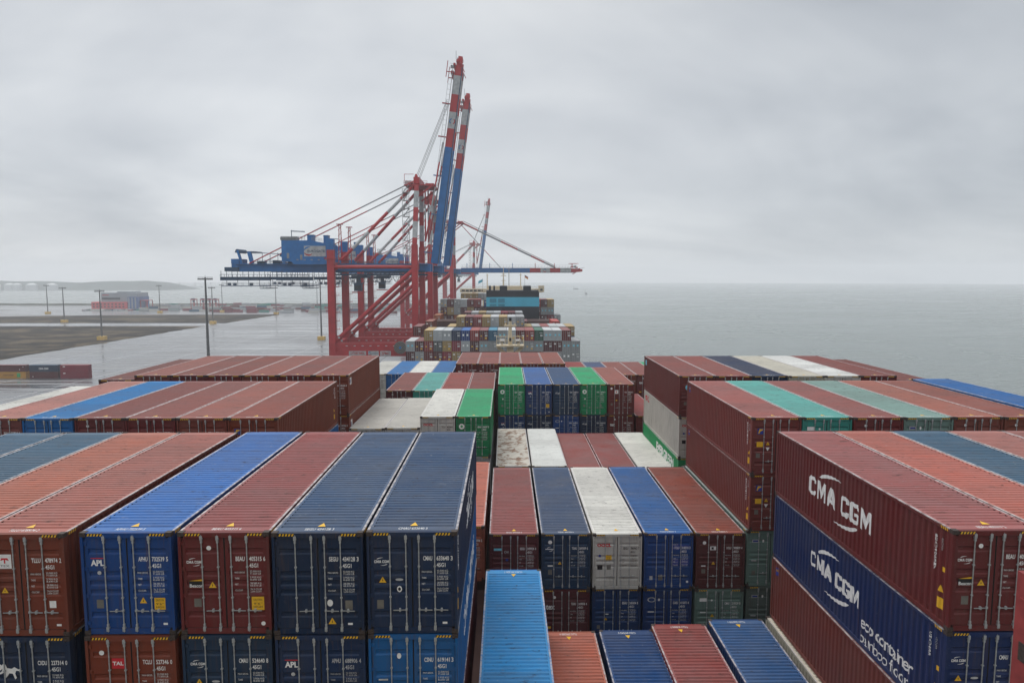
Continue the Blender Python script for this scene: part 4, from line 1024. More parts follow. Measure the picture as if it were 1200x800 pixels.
    for k in range(3): b.box(xe + 10 + k * 6, xe + 13 + k * 6, ym - 4.4, ym - 2, Z(5.0), Z(5.9 + .3 * (k % 2)), C_DKB)
    b.tube((xe + 9, ym - 4, Z(9.3)), (-87, ym - 4, Z(8.6)), .13, C_DKB, 5)
    for k in range(5): b.tube((xe + 12 + k * 3, ym - 4, Z(5)), (xe + 12 + k * 3, ym - 4, Z(9.2)), .1, C_DKB, 5)
    b.build('walkway', g)
    b = MB()                                                 # lattice of the trolley runway below the girder
    for y in (ym - 4.2, ym + 4.2):
        b.box(-66, -31, y - .25, y + .25, Z(.4), Z(1.0), C_DKB); b.box(-66, -31, y - .2, y + .2, Z(1.7), Z(2.2), C_DKB)
        for k in range(18): b.beam((-66 + k * 1.94, y, Z(.7)), (-65 + k * 1.94, y, Z(2.1)), .16, .16, C_DKB)
    b.box(-66, -31, ym - 5.4, ym - 4.6, Z(-.2), Z(-.05), C_DKB); rails(b, (-66, ym - 5.4, Z(-.1)), (-31, ym - 5.4, Z(-.1)), C_DKB, 1.1, 20, .07)
    b.build('trolley_runway', g)
    b = MB()                                                 # festoon: hanging maintenance platforms and cable loops
    for xa, xb in ((-110, -91), (-88.5, -74.5)):
        b.box(xa, xb, ym - 5.2, ym - 3.8, Z(-1.5), Z(-.4), C_DKB); b.box(xa + .5, xb, ym - 5.4, ym + 5.4, Z(-3.7), Z(-3.5), C_DKB); b.box(xb - 4, xb - .4, ym - 5, ym + 5, Z(-4.7), Z(-4.45), C_DKB)
        rails(b, (xa, ym - 5.4, Z(-1.5)), (xb, ym - 5.4, Z(-1.5)), C_DKB, 2.3, 12, .09); rails(b, (xa + .5, ym - 5.4, Z(-3.5)), (xb, ym - 5.4, Z(-3.5)), C_GRY, 1.2, 9, .06); rails(b, (xb - 4, ym - 5, Z(-4.5)), (xb, ym - 5, Z(-4.5)), C_DKB, 1.4, 3, .08)
        n = int((xb - xa) / 2)
        for k in range(n + 1):
            x = xa + (xb - xa) * k / n; b.tube((x, ym - 4.5, Z(-3.6 if k % 2 else -1.4)), (x, ym - 4.5, Z(2.2)), .10, C_DKB, 5)
            if k in (1, 2, 5): b.box(x + .4, x + 1.6, ym - 4.8, ym - 4.2, Z(-3.4), Z(-2.5), C_DKB)
    b.build('maintenance_platform', g)
    b = MB()
    b.tube((-110, ym - 5, Z(-.2)), (-66, ym - 5, Z(-.2)), .09, C_DKB, 5)
    for k in range(9):
        x = -74 + k * 1.9; prev = None
        for i in range(7):
            t = i / 6; p = (x + 1.7 * t, ym - 5.2, Z(-.3 - 3.2 * math.sin(math.pi * t) * (0.7 + .3 * ((k * 37) % 5) / 4)))
            if prev: b.tube(prev, p, .07, ROPE, 5)
            prev = p
    for k in range(11):
        x = -63 + k * 2.8; prev = None
        for i in range(7):
            t = i / 6; p = (x + 2.4 * t, ym - 5.2, Z(-.3 - 1.8 * math.sin(math.pi * t)))
            if prev: b.tube(prev, p, .07, ROPE, 5)
            prev = p
    b.build('festoon_cable', g)
    # machinery house
    Z = lambda z: z - GZ - 1.3
    b = MB(); x0, x1 = -85.2, -67.6; y0, y1 = ym - 8.2, ym + 7
    S = [(x0, Z(15)), (x0, Z(7.0)), (x0 + 3.6, Z(7.0)), (x0 + 4.6, Z(5.9)), (x1, Z(5.9)), (x1, Z(13.8)), (x0 + 11, Z(15))]
    n = len(S); b.add([(x, y0, z) for x, z in S] + [(x, y1, z) for x, z in S], [tuple(range(n)), tuple(range(2 * n - 1, n - 1, -1))] + [(i, n + i, n + (i + 1) % n, (i + 1) % n) for i in range(n)], C_BLUE)
    b.box(x0 - .6, x1 + .5, y0 - .5, y0 - .05, Z(5.6), Z(5.85), C_DKB)
    for k in range(5): b.box(x0 + 5.6 + k * 2.7, x0 + 6.4 + k * 2.7, y0 - .06, y0 - .01, Z(7.5), Z(7.9), C_GRY)
    mh = b.build('machinery_house', c)
    for xx in (x0 + 2.0, x0 + 7.0): b = MB(); b.box(xx, xx + .9, y0 - .08, y0 - .01, Z(8.2 - (xx > x0 + 5) * .6), Z(10.2 - (xx > x0 + 5) * .6), C_GRY); b.build('door', mh)
    for xx, w, h in ((x0 + 9.6, 2.4, 2.4), (x1 - 1.8, 1.7, 2.2)): b = MB(); b.box(xx, xx + w, y0 + 1, y0 + 4, Z(14.0), Z(14.6 + h), C_BLUE); b.box(xx - .1, xx + w + .1, y0 + .9, y0 + 4.1, Z(14.6 + h), Z(14.8 + h), C_DKB); b.build('vent_house', mh)
    b = MB(); rails(b, (x0, y0, Z(15)), (x0 + 9, y0, Z(15)), C_GRY, 1.4, 8, .09); b.box(x0 - .4, x0 + 6, y0 + .2, y0 + 3, Z(15.1), Z(16.3), C_GRY); b.tube((x0 + 3.4, y0 + 2, Z(15)), (x0 + 3.4, y0 + 2, Z(19)), .14, C_DKB, 5); b.tube((x0 + 3.2, y0 + 2, Z(18.6)), (x0 + 8.5, y0 + 2, Z(18.4)), .2, C_DKB, 6); rails(b, (x0 + 11.5, y0, Z(14.9)), (x1 - 2, y0, Z(14.3)), C_GRY, 1.3, 8, .07); b.build('roof_deck', mh)
    def signboard(xa, xb, za, zb, y, word, mat, swirl=True, parent=mh):
        b = MB(); b.box(xa, xb, y - .08, y, za, zb, C_WHT); w = xb - xa; h = zb - za
        if swirl:
            cx, cz, r = xa + w * .2, (za + zb) / 2, h * .44
            for a0, a1, mm in ((R(60), R(175), C_BLUE), (R(195), R(330), C_RED)):
                V = []; F = []; n = 10
                for i in range(n + 1):
                    a = a0 + (a1 - a0) * i / n; th = .35 * math.sin(math.pi * (i / n * .9 + .05)); V += [(cx + r * math.cos(a), y - .1, cz + r * math.sin(a)), (cx + r * (1 - th) * math.cos(a), y - .1, cz + r * (1 - th) * math.sin(a))]
                    if i: F.append((2 * i - 2, 2 * i - 1, 2 * i + 1, 2 * i))
                b.add(V, F, mm)
            b.text(word, (xa + w * .16, y - .12, cz - h * .10), (1, 0, 0), (0, 0, 1), w * .80, h * .22, mat, .02)
        else: b.text(word, (xa + w * .08, y - .1, za + h * .2), (1, 0, 0), (0, 0, 1), w * .84, h * .6, mat, .03)
        b.build('sign', parent)
    signboard(-76.6, -68.4, Z(8.9), Z(12.9), y0 - .01, 'EUROGATE', C_DKB)
    Z = lambda z: z - GZ
    if signs:
        signboard(-59.5, -53.0, Z(-29.8), Z(-28.2), -1.02, 'CONTAINER TERMINAL', C_RED, False, pb)
        signboard(-52.2, -48.2, Z(-30.1), Z(-28.2), -1.02, 'EUROGATE', C_DKB, True, pb); signboard(-47.6, -43.6, Z(-30.1), Z(-28.2), -1.02, 'ZPMC', C_RED, False, pb)
    # cable reel
    b = MB(); b.tube((-39.8, -2.4, Z(-26.8)), (-39.8, -1.2, Z(-26.8)), 2.35, C_GRY if False else GRYP, 28); b.tube((-39.8, -2.55, Z(-26.8)), (-39.8, -2.4, Z(-26.8)), .5, C_BLUE, 12)
    for k in range(3):
        r = .9 + k * .55
        for i in range(24):
            a, a2 = i * math.pi / 12, (i + 1) * math.pi / 12
            b.tube((-39.8 + r * math.cos(a), -2.42, Z(-26.8) + r * math.sin(a)), (-39.8 + r * math.cos(a2), -2.42, Z(-26.8) + r * math.sin(a2)), .07, BLK, 4)
    b.build('cable_reel', c)
    # trolley and operator cab
    b = MB(); b.box(cabx - 3, cabx + 3, ym - 3.2, ym + 3.2, Z(-.6), Z(.35), C_DKB); b.build('trolley', c)
    b = MB(); b.box(cabx - 1.6, cabx + 1.3, ym - 5.2, ym - 2.6, Z(-5.6), Z(-2.8), C_DKB); b.box(cabx - 2.1, cabx + 1.7, ym - 5.5, ym - 2.3, Z(-2.8), Z(-2.4), C_DKB); b.box(cabx - .8, cabx + .8, ym - 4.6, ym - 3.4, Z(-2.4), Z(-.6), C_DKB); b.box(cabx - 2.4, cabx + 2.2, ym - 5.6, ym - 2.2, Z(-6.3), Z(-5.9), C_RED); b.box(cabx - 1.5, cabx + 1.2, ym - 5.3, ym - 5.2, Z(-5.2), Z(-3.4), GLASS)
    b.build('operator_cab', c)
    # boom
    hinge = Vector((-28.6, 0, Z(5.2)))
    ang = R(82.3) if up else 0.0
    D = Vector((math.cos(ang), 0, math.sin(ang))); N = Vector((-math.sin(ang), 0, math.cos(ang)))     # N: the boom's upper side
    LB = 77.6
    fr = [0, .575, .665, .745, .83, .92, 1.0]; mm = [C_BLUE, C_RED, C_WHT, C_RED, C_WHT, C_RED]
    b = MB()
    for y in (ym - 3.2, ym + 3.2):
        for (t0, t1), m in zip(zip(fr[:-1], fr[1:]), mm):
            p = hinge + D * LB * t0 + Vector((0, y, 0)); q = hinge + D * LB * t1 + Vector((0, y, 0))
            off = N * (-1.2); tap = 2.9 if t1 < .95 else 2.0
            b.beam(p + off, q + off, 1.3, 3.1 if t0 < .9 else 2.6, m, 1.3, 3.1 if t1 < .93 else tap, up=N)
    for k in range(14): p = hinge + D * (3 + k * 5.8) + N * -1.2; b.beam(p + Vector((0, ym - 2.6, 0)), p + Vector((0, ym + 2.6, 0)), 1.0, 1.6, C_BLUE if k < 8 else C_RED, up=N)
    bo = b.build('boom', c)
    b = MB()                                                 # runway rail, walkway, cables and sheaves along the boom
    for y in (ym - 4.15, ym + 4.15):
        b.beam(hinge + N * -2.55 + Vector((0, y, 0)), hinge + D * LB * .96 + N * -2.55 + Vector((0, y, 0)), .25, .3, C_DKB, up=N)
    for y in (ym - 4.6,):
        b.beam(hinge + N * .9 + Vector((0, y, 0)), hinge + D * LB * .95 + N * .9 + Vector((0, y, 0)), .9, .12, C_GRY, up=N)
        for k in range(40):
            p = hinge + D * (1 + k * 1.9) + N * .9 + Vector((0, y - .4, 0)); b.beam(p, p + N * 1.2, .07, .07, C_GRY, up=D)
        b.beam(hinge + N * 2.1 + Vector((0, y - .4, 0)), hinge + D * LB * .95 + N * 2.1 + Vector((0, y - .4, 0)), .09, .09, C_GRY, up=N)
    for t in (.05, .24, .43, .62, .78): p = hinge + D * LB * t; b.beam(p + N * .3 + Vector((0, ym - 4, 0)), p + N * 3.4 + Vector((0, ym - 4, 0)), .8, .35, C_BLUE if t < .57 else C_RED, up=D)
    b.build('walkway', bo)
    b = MB(); p = hinge + D * LB * .97                       # tip fittings
    for dx, dn, s in ((-3, 1.0, 1.0), (0, .6, .8), (1.4, -.4, .9)): q = p + D * dx + N * dn; b.beam(q + Vector((0, ym - 4.4, 0)), q + Vector((0, ym + 4.4, 0)), s, s, C_RED, up=N)
    for y in (ym - 4, ym + 4):
        b.beam(p + D * -3 + N * 1 + Vector((0, y, 0)), p + D * -3 + N * 3.2 + Vector((0, y, 0)), .3, .3, C_RED, up=D); b.beam(p + D * -5 + N * 3.2 + Vector((0, y, 0)), p + D * 1.0 + N * 3.2 + Vector((0, y, 0)), .25, .25, C_RED, up=N)
        b.beam(p + D * 1 + N * -1.4 + Vector((0, y, 0)), p + D * -2.4 + N * -3.6 + Vector((0, y, 0)), .25, .25, C_RED, up=N); b.beam(p + D * 2 + N * .2 + Vector((0, y, 0)), p + D * 5 + N * .6 + Vector((0, y, 0)), .16, .16, C_GRY, up=N)
        b.beam(p + D * -1 + N * .6 + Vector((0, y, 0)), p + D * -1 + N * 1.9 + Vector((0, y, 0)), .9, .9, C_GRY, up=D)
    b.build('boom_tip', bo)
    b = MB(); q = hinge + D * LB * .70 + Vector((0, ym - 3.2 - .72, 0)) + N * -1.2      # mark on the boom's white panel
    for a0, a1, mt in ((20, 150, C_BLUE), (200, 330, C_RED)):
        V = []; F = []
        for i in range(9):
            a = R(a0 + (a1 - a0) * i / 8); V += [q + D * 1.15 * math.cos(a) + N * 1.15 * math.sin(a), q + D * .75 * math.cos(a) + N * .75 * math.sin(a)]
            if i: F.append((2 * i - 2, 2 * i - 1, 2 * i + 1, 2 * i))
        b.add(V, F, mt)
    b.build('emblem', bo)
    apex = Vector((XWAT + 1, ym, Z(36)))
    if up:
        b = MB()
        for i, dy in enumerate((-5, -2, 2, 5)):
            q = hinge + D * LB * .80 + N * 1.8; b.tube(apex + Vector((-1.4, dy, .8)), q + Vector((0, dy * .7 + ym, 0)), .085, ROPE, 5)
        b.build('hoist_rope', c)
        for y in (ym - 5, ym + 5):                          # folded forestay links
            b = MB(); a = apex + Vector((2.5, y - ym, -1)); k = hinge + D * 8 + N * 3.2 + Vector((0, y, 0)); m_ = hinge + D * 46 + N * 1.2 + Vector((0, y, 0))
            b.striped(a, k, .28, [C_RED, C_WHT, C_RED], [0, .35, .6, 1], 8); b.striped(k, m_, .28, [C_RED, C_WHT, C_RED, C_WHT], [0, .3, .55, .8, 1], 8); b.build('forestay', c)
    else:
        for y in (ym - 4, ym + 4):
            b = MB(); b.striped(apex + Vector((4.5, y - ym, -1)), hinge + D * LB * .79 + N * .6 + Vector((0, y, 0)), .36, [C_RED, C_GRY, C_RED, C_GRY, C_RED, C_GRY], [0, .18, .42, .60, .74, .88, 1], 8); b.build('forestay', c)
            b = MB(); b.striped(apex + Vector((4.0, y - ym, -2)), hinge + D * LB * .33 + N * .6 + Vector((0, y, 0)), .2, [C_RED, C_GRY, C_RED, C_GRY], [0, .3, .6, .85, 1], 8); b.build('forestay', c)
        b = MB()
        for dy in (-3, 3): b.tube(apex + Vector((6, dy, -.3)), hinge + D * LB * .79 + N * 1.6 + Vector((0, dy + ym, 0)), .09, ROPE, 5)
        b.build('hoist_rope', c)
    return c
crane(260, 'red and blue quay crane nearest the camera with its boom raised', True, -57.0)
crane(312.6, 'second quay crane along the wharf, boom raised, partly behind the nearest one', True, -57.2)
crane(438, 'third quay crane along the wharf with its boom lowered flat over the ship', False, -45, False)
crane(735, 'farthest quay crane, small and hazy, with its boom raised', True, -50, False)

# ------------------------------------------------------------------ terminal ground, fields, sea, far shore
def asphalt():
    m, nt, bs = new_mat('wet_asphalt'); tc = nt.nodes.new('ShaderNodeTexCoord'); v = tc.outputs['Object']
    a = noise(nt, mapping(nt, v, (.010, .012, 1)), 1.0, 6, .6, .4); f = noise(nt, mapping(nt, v, (.03, .16, 1)), 1.0, 6, .65); g = noise(nt, v, .9, 5, .7)
    c = ramp(nt, f, [(.3, (.045, .048, .054)), (.7, (.11, .115, .125))]); nt.links.new(c, bs.inputs['Base Color'])
    st = noise(nt, mapping(nt, v, (.008, .22, 1)), 1.0, 7, .7, .2)
    s = math_node(nt, 'ADD', math_node(nt, 'MULTIPLY', a, .30), math_node(nt, 'MULTIPLY', st, .70))
    nt.links.new(ramp(nt, s, [(.44, (.05,) * 3), (.58, (.62,) * 3)]), bs.inputs['Roughness'])
    bs.inputs['Specular IOR Level'].default_value = 1.0
    bump(nt, bs, g, .03, .01); return m
def field():
    m, nt, bs = new_mat('rough_gravel_field'); tc = nt.nodes.new('ShaderNodeTexCoord'); v = tc.outputs['Object']
    a = noise(nt, mapping(nt, v, (.02, .03, 1)), 1.0, 9, .68, .8); f = noise(nt, v, .35, 6, .7)
    c = mixcol(nt, ramp(nt, f, [(.35, (0, 0, 0)), (.7, (.4,) * 3)]), ramp(nt, a, [(.40, (.008, .007, .006)), (.50, (.028, .023, .017)), (.58, (.11, .085, .052))]), (.026, .022, .017, 1))
    nt.links.new(c, bs.inputs['Base Color']); bs.inputs['Roughness'].default_value = .95; bs.inputs['Specular IOR Level'].default_value = .1
    bump(nt, bs, f, .6, .4); return m
def sea():
    m, nt, bs = new_mat('grey_sea_water'); tc = nt.nodes.new('ShaderNodeTexCoord'); v = tc.outputs['Object']
    big = noise(nt, mapping(nt, v, (.004, .010, 1)), 1.0, 5, .6, .6); w1 = noise(nt, mapping(nt, v, (.10, .22, 1)), 1.0, 6, .62, .5); w2 = noise(nt, mapping(nt, v, (.5, .9, 1)), 1.0, 4, .6)
    nt.links.new(ramp(nt, big, [(.35, (.175, .205, .196)), (.65, (.225, .252, .242))]), bs.inputs['Base Color'])
    nt.links.new(ramp(nt, big, [(.38, (.16,) * 3), (.62, (.34,) * 3)]), bs.inputs['Roughness']); bs.inputs['IOR'].default_value = 1.33
    h = math_node(nt, 'ADD', w1, math_node(nt, 'MULTIPLY', w2, .35)); bump(nt, bs, h, 1.0, 2.8); return m
SEA_Z = -50.0
b = MB(); n = 128; RS = 5600
b.add([(0, 0, 0)] + [(RS * math.cos(2 * math.pi * i / n), RS * math.sin(2 * math.pi * i / n), 0) for i in range(n)], [(0, 1 + i, 1 + (i + 1) % n) for i in range(n)], sea())
tag(b.build('sea', None, (0, 0, SEA_Z)), 'grey sea reaching the hazy horizon', None, None, 'structure')
ASP = asphalt()
b = MB()
b.add([(-1500, -300, GZ), (-31.5, -300, GZ), (-31.5, 1075, GZ), (-1500, 1075, GZ), (-1500, -300, -56), (-31.5, -300, -56), (-31.5, 1075, -56), (-1500, 1075, -56)], [(0, 1, 2, 3), (1, 5, 6, 2), (2, 6, 7, 3), (0, 4, 5, 1), (3, 7, 4, 0)], ASP)
tag(b.build('ground'), 'wet asphalt terminal apron', None, None, 'structure')
FLD = field(); PAVE = plain('pale_wet_road', (.16, .165, .17), .22, 0, .2, .05, .6); LINE = plain('worn_white_line', (.42, .42, .42), .5, 0, .3, .2)
def sheet(name, pts, z, mat, h=.06):
    b = MB(); n = len(pts); V = [(x, y, z + h) for x, y in pts] + [(x, y, z) for x, y in pts]
    b.add(V, [tuple(range(n))] + [(i, n + i, n + (i + 1) % n, (i + 1) % n) for i in range(n)], mat); o = b.build(name); tag(o, None, None, None, 'structure'); return o
def rough_edge(pts, step=9, amp=1.2, sub=True):
    out = []
    for (x0, y0), (x1, y1) in zip(pts, pts[1:] + pts[:1]):
        L = math.hypot(x1 - x0, y1 - y0); k = max(1, int(L / step))
        for i in range(k):
            t = i / k; out.append((x0 + (x1 - x0) * t + random.uniform(-amp, amp), y0 + (y1 - y0) * t + random.uniform(-amp, amp)))
    return out
sheet('field', rough_edge([(-1200, 150), (-268, 150), (-268, 610), (-1200, 612)]), GZ + .004, FLD)
sheet('field', rough_edge([(-1200, 655), (-266, 650), (-262, 800), (-430, 790), (-640, 740), (-1200, 735)]), GZ + .004, FLD)
sheet('field', rough_edge([(-1200, 830), (-700, 850), (-640, 905), (-1200, 900)], 12, 4), GZ + .004, FLD)
sheet('road', [(-1200, 617), (-268, 615), (-268, 646), (-1200, 648)], GZ + .004, PAVE, .03)
for x in (-120, -150, -180, -210, -240): sheet('lane_marking', [(x, 60), (x + .35, 60), (x + .35, 780), (x, 780)], GZ + .004, LINE, .004)
for y in (330, 420, 520): sheet('lane_marking', [(-262, y), (-70, y), (-70, y + .5), (-262, y + .5)], GZ + .012, LINE, .004)
for x in (XLAND, XWAT): sheet('crane_rail', [(x - .15, -100), (x + .15, -100), (x + .15, 1070), (x - .15, 1070)], GZ + .004, CAST, .05)
b = MB()                                                     # grassy dyke along the far edge of the terminal
n = 60; V = []; F = []
for i in range(n + 1):
    x = -1500 + 1440 * i / n; h = 2.2 + random.uniform(-.3, .5); V += [(x, 1058, GZ), (x, 1064, GZ + h), (x, 1070, GZ + h), (x, 1076, GZ - 2)]
    if i: k = 4 * i; F += [(k - 4 + j, k + j, k + j + 1, k - 3 + j) for j in range(3)]
b.add(V, F, plain('dark_dyke_grass', (.035, .042, .026), .9, 0, .4, .05)); tag(b.build('dyke_terrain'), None, None, None, 'structure')

# yard containers on the apron
yc = 'containers stored on the terminal apron'
far_container(-219, 300, GZ + HC, 'yellow', 'orange yellow container with green square at the bottom of the cut-off yard pile', 'none', yc, R(-90)).location = (-220.4, 297, GZ)
far_container(-219, 300, GZ + 2 * HC, 'maroon', 'maroon container on top of the orange yellow yard container', 'none', yc, R(-90)).location = (-220.4, 297, GZ + HC + .02)
far_container(0, 0, 0, 'steel blue', 'blue container with white lettering on top of the wharf yard pile', 'none', yc, R(-90)).location = (-206.5, 297, GZ + HC + .02)
far_container(0, 0, 0, 'maroon', 'brown red yard container directly below the blue lettered one', 'none', yc, R(-90)).location = (-206.5, 297, GZ)
far_container(0, 0, 0, 'crimson', 'crimson yard container beside the blue lettered one, upper of two', 'none', yc, R(-90)).location = (-193.2, 297, GZ + HC + .02)
far_container(0, 0, 0, 'crimson', 'crimson yard container at the bottom, beside the brown red one', 'none', yc, R(-90)).location = (-193.2, 297, GZ)
for o in list(bpy.data.objects):
    if o.get('group') != yc: continue
    L_ = o.get('label'); b = MB(); yy = 1.235                   # painted marks on the long wall that faces the camera (local +x)
    def wt(s, y0, z0, w, h, m): b.text(s, (yy, y0, z0), (0, 1, 0), (0, 0, 1), w, h, m, .02)
    if L_.startswith('blue'): wt('CMA CGM', 4.2, 1.0, 4.0, .7, WHITE)
    elif L_.startswith('crimson'): b.box(1.22, yy, 1.2, 2.2, 2.0, 2.4, WHITE)
    elif L_.startswith('orange'): b.box(1.22, yy, 8.4, 9.9, .5, 2.3, GREENL); wt('CONTAINER', 2.5, 1.2, 4.6, .5, BLK)
    elif 'below' in L_: b.box(1.22, yy, 1.2, 1.6, .6, .9, WHITE)
    else: b.box(1.22, yy, 9.6, 9.9, .8, 1.1, WHITE); b.box(1.22, yy, 11, 11.5, 2, 2.2, WHITE)
    # rebuilt as one wall: the marks join the container's own mesh
    me = o.data.copy(); base = len(me.vertices)
    tmp = MB(); tmp.v = [tuple(v.co) for v in me.vertices]; tmp.f = [tuple(p.vertices) for p in me.polygons]; tmp.m = [p.material_index for p in me.polygons]; tmp.mats = list(me.materials)
    for i, f in enumerate(b.f): tmp.add([b.v[k] for k in f], [tuple(range(len(f)))], b.mats[b.m[i]])
    o.data = tmp.build('yard_container_body', mesh_only=True)

# light masts: px -> ground point at (x, Y)
def light_mast(px, Y, h, label, r=.32, wide=5.0):
    x = (px - 592) / 800 * Y
    o = empty('light_mast', (x, Y, GZ), label, 'light mast', 'light masts on the terminal')
    b = MB(); b.tube((0, 0, 0), (0, 0, h), r * 1.5, POLE, 10, r * .75)
    for k in (.25, .5, .75): b.tube((0, 0, h * k), (0, 0, h * k + .25), r * 1.5, POLE, 10)
    b.build('pole', o)
    b = MB(); b.box(-2.3, 2.3, -2.3, 2.3, .01, 2.6, MBASE); b.build('footing', o)
    b = MB(); b.box(-wide / 2, wide / 2, -.5, .5, h, h + .2, POLE); b.box(-wide / 2, wide / 2, -.06, .06, h - .5, h - .38, POLE); b.tube((0, 0, h), (0, 0, h + 1.1), .08, POLE, 5)
    for k in (-1, -.33, .33, 1): b.tube((k * wide * .48, 0, h - .5), (k * wide * .48, 0, h + .1), .06, POLE, 5)
    hd = b.build('head_frame', o)
    for k in range(6):
        xx = -wide / 2 + .35 + k * (wide - .7) / 5
        b = MB(); b.box(xx - .3, xx + .3, -.7, -.2, h - 1.0, h - .45, POLE); b.build('floodlight', hd); b = MB(); b.box(xx - .3, xx + .3, .2, .7, h - 1.0, h - .45, POLE); b.build('floodlight', hd)
light_mast(243.5, 318, 43.5, 'tall dark light mast rising behind the wharf-side red containers', .50, 6.6)
light_mast(376.5, 475, 43.5, 'tall light mast just left of the nearest crane legs', .42)
light_mast(120.5, 477, 34.5, 'light mast at the edge of the near field, in front of the red building', .42, 6.4)
light_mast(78, 660, 33.5, 'light mast beside the road between the two fields', .42, 6.6)
light_mast(59.5, 815, 34, 'light mast behind the far field, leftmost of all', .42, 6.6)
light_mast(189.5, 830, 33.5, 'light mast right of the terminal building', .42, 6.4)
light_mast(250.5, 640, 34.0, 'light mast just behind the tall dark mast at the field corner', .42, 6.4)
light_mast(262, 850, 34, 'thin far light mast between the straddle carriers and the crane', .36, 6)
light_mast(324.5, 800, 34, 'light mast at the far corner of the field, before the container yard', .42, 6)
light_mast(372.5, 850, 34, 'thin far light mast beside the tall one near the crane', .36, 6)

# terminal building (red base, grey and blue upper floors)
def gp(px, Y): return (px - 592) / 800 * Y
bd = empty('terminal_building', (gp(136, 935), 935, GZ), 'terminal building with a bright red base and grey upper floors', 'building')
GREYW = plain('grey_cladding', (.27, .30, .33), .5, 0, .1, .1); REDW = plain('red_cladding', (.55, .06, .07), .5, 0, .1, .1); BLUEW = plain('blue_cladding', (.06, .12, .30), .5, 0, .15, .1)
def bx(name, x0, x1, y0, y1, z0, z1, mat, par=bd): b = MB(); b.box(x0, x1, y0, y1, z0, z1, mat); return b.build(name, par)
w = bx('base_storey', -30, 18, 0, 30, .01, 9.6, REDW)
for k in range(9):
    for z in (2.2, 5.8): bx('window', -28 + k * 5, -25.6 + k * 5, -.15, .05, z, z + 1.6, GLASS, w)
u = bx('upper_storey', -20, 30, 6, 34, 9.6, 22, GREYW); bx('window_band', -19, 6, 5.8, 5.95, 12.5, 15.5, GLASS, u); bx('roof_house', 0, 22, 10, 30, 22, 23.6, GREYW)
t = bx('stair_block', 18.2, 32, 2, 32, .01, 16.5, BLUEW)
for k in range(3): bx('panel', 19 + k * 4.4, 20.8 + k * 4.4, 1.85, 1.98, 1, 15.4, GREYW, t)
bx('sign', -18, -9, 5.75, 5.9, 18.2, 19.4, C_RED, u)
b = MB()
for xx in (33, 42):
    for yy in (6, 20): b.box(xx, xx + .8, yy, yy + .8, .01, 11, C_RED)
b.box(33, 42.8, 6, 20.8, 11, 11.8, C_RED); b.build('entrance_frame', bd)

# straddle carriers
def straddle(px, Y, label):
    o = empty('straddle_carrier', (gp(px, Y), Y, GZ), label, 'straddle carrier', 'straddle carriers in the yard')
    for sx in (-2.3, 2.3):
        b = MB(); b.box(sx - .4, sx + .4, 0, 9.5, .9, 2.0, C_RED); b.build('side_beam', o)
        for yy in (.6, 8.3): b = MB(); b.box(sx - .35, sx + .35, yy, yy + .7, 2, 13.2, C_RED); b.build('leg', o)
        for yy in (1, 3.4, 6, 8.4): b = MB(); b.tube((sx - .3, yy, .75), (sx + .3, yy, .75), .75, BLK, 14); b.build('wheel', o)
    b = MB(); b.box(-2.8, 2.8, .3, 9.3, 13.2, 14.4, C_RED); b.box(-2, 2, 1, 4, 14.4, 15.4, C_DKB); b.build('top_frame', o)
    b = MB(); b.box(.6, 2.7, -.9, .9, 10.6, 12.8, C_DKB); b.box(.8, 2.5, -.96, -.9, 11.2, 12.4, GLASS); b.build('cab', o)
    b = MB(); b.box(-1.3, 1.3, 1.0, 8.6, 8.5, 9.0, C_RED); b.build('spreader', o)
straddle(227.5, 905, 'red straddle carrier standing apart left of the others')
straddle(238.5, 905, 'red straddle carrier, first of three standing together')
straddle(246, 905, 'red straddle carrier, second of three standing together')
straddle(253, 905, 'red straddle carrier, last of three standing together')

# far-off container yard: one mass
rs = random.Random(3)
b = MB(); mats = [plain('yard_' + n_, PAL[n_][0], .6) for n_ in ('grey', 'dark red', 'teal blue', 'pale grey', 'grey', 'pale grey', 'crimson', 'white', 'teal', 'white')]
for rowy in range(16):
    Y = 825 + rowy * 13; x = gp(90 if rowy < 3 else 165, Y) if rowy % 4 else gp(200, Y)
    if rowy < 3: x = gp(330 - rowy * 40, Y)
    while x < -80:
        if rs.random() < .62:
            k = rs.choice([1, 1, 1, 2])
            for t in range(k): b.box(x, x + 12.1, Y, Y + 2.4, GZ + .01 + t * 2.62, GZ + 2.6 + t * 2.62, rs.choice(mats))
        x += 12.6 + rs.choice([0, 0, 0, 6, 20])
for k in range(46):
    x = gp(92 + k * 1.75, 880) + rs.uniform(-2, 2); b.box(x, x + 4.2, 880 + rs.uniform(0, 22), 882 + 22, GZ + .01, GZ + 1.6, rs.choice(mats))
tag(b.build('container_yard'), 'distant mass of mixed containers in the hazy terminal yard', 'container yard', None, 'stuff')

# far shore: low hills, storage tanks, jetty, small vessels
b = MB(); n = 90; V = []; F = []
for i in range(n + 1):
    t = i / n; x = -2600 + 1370 * t + (0 if t < .9 else 0)
    prof = 31 + 2.5 * math.sin(t * 15) + 1.5 * math.sin(t * 41 + 1) + 3 * math.exp(-((t - .84) / .06) ** 2)
    h = max(.5, prof * min(1, (1 - t) / .10)); V += [(x, 2480, SEA_Z - 1), (x, 2500, SEA_Z + 2.5 * min(1, (1 - t) / .1)), (x, 2620, SEA_Z + h), (x, 2800, SEA_Z + h * .8 - 1)]
    if i: k = 4 * i; F += [(k - 4 + j, k + j, k + j + 1, k - 3 + j) for j in range(3)]
b.add(V, F, plain('dark_wooded_hill', (.05, .07, .062), .95, 0, .4, .01)); tag(b.build('hills'), 'low wooded far shore', None, None, 'structure')
TANK = plain('white_tank_paint', (.52, .54, .54), .5, 0, .05, .05)
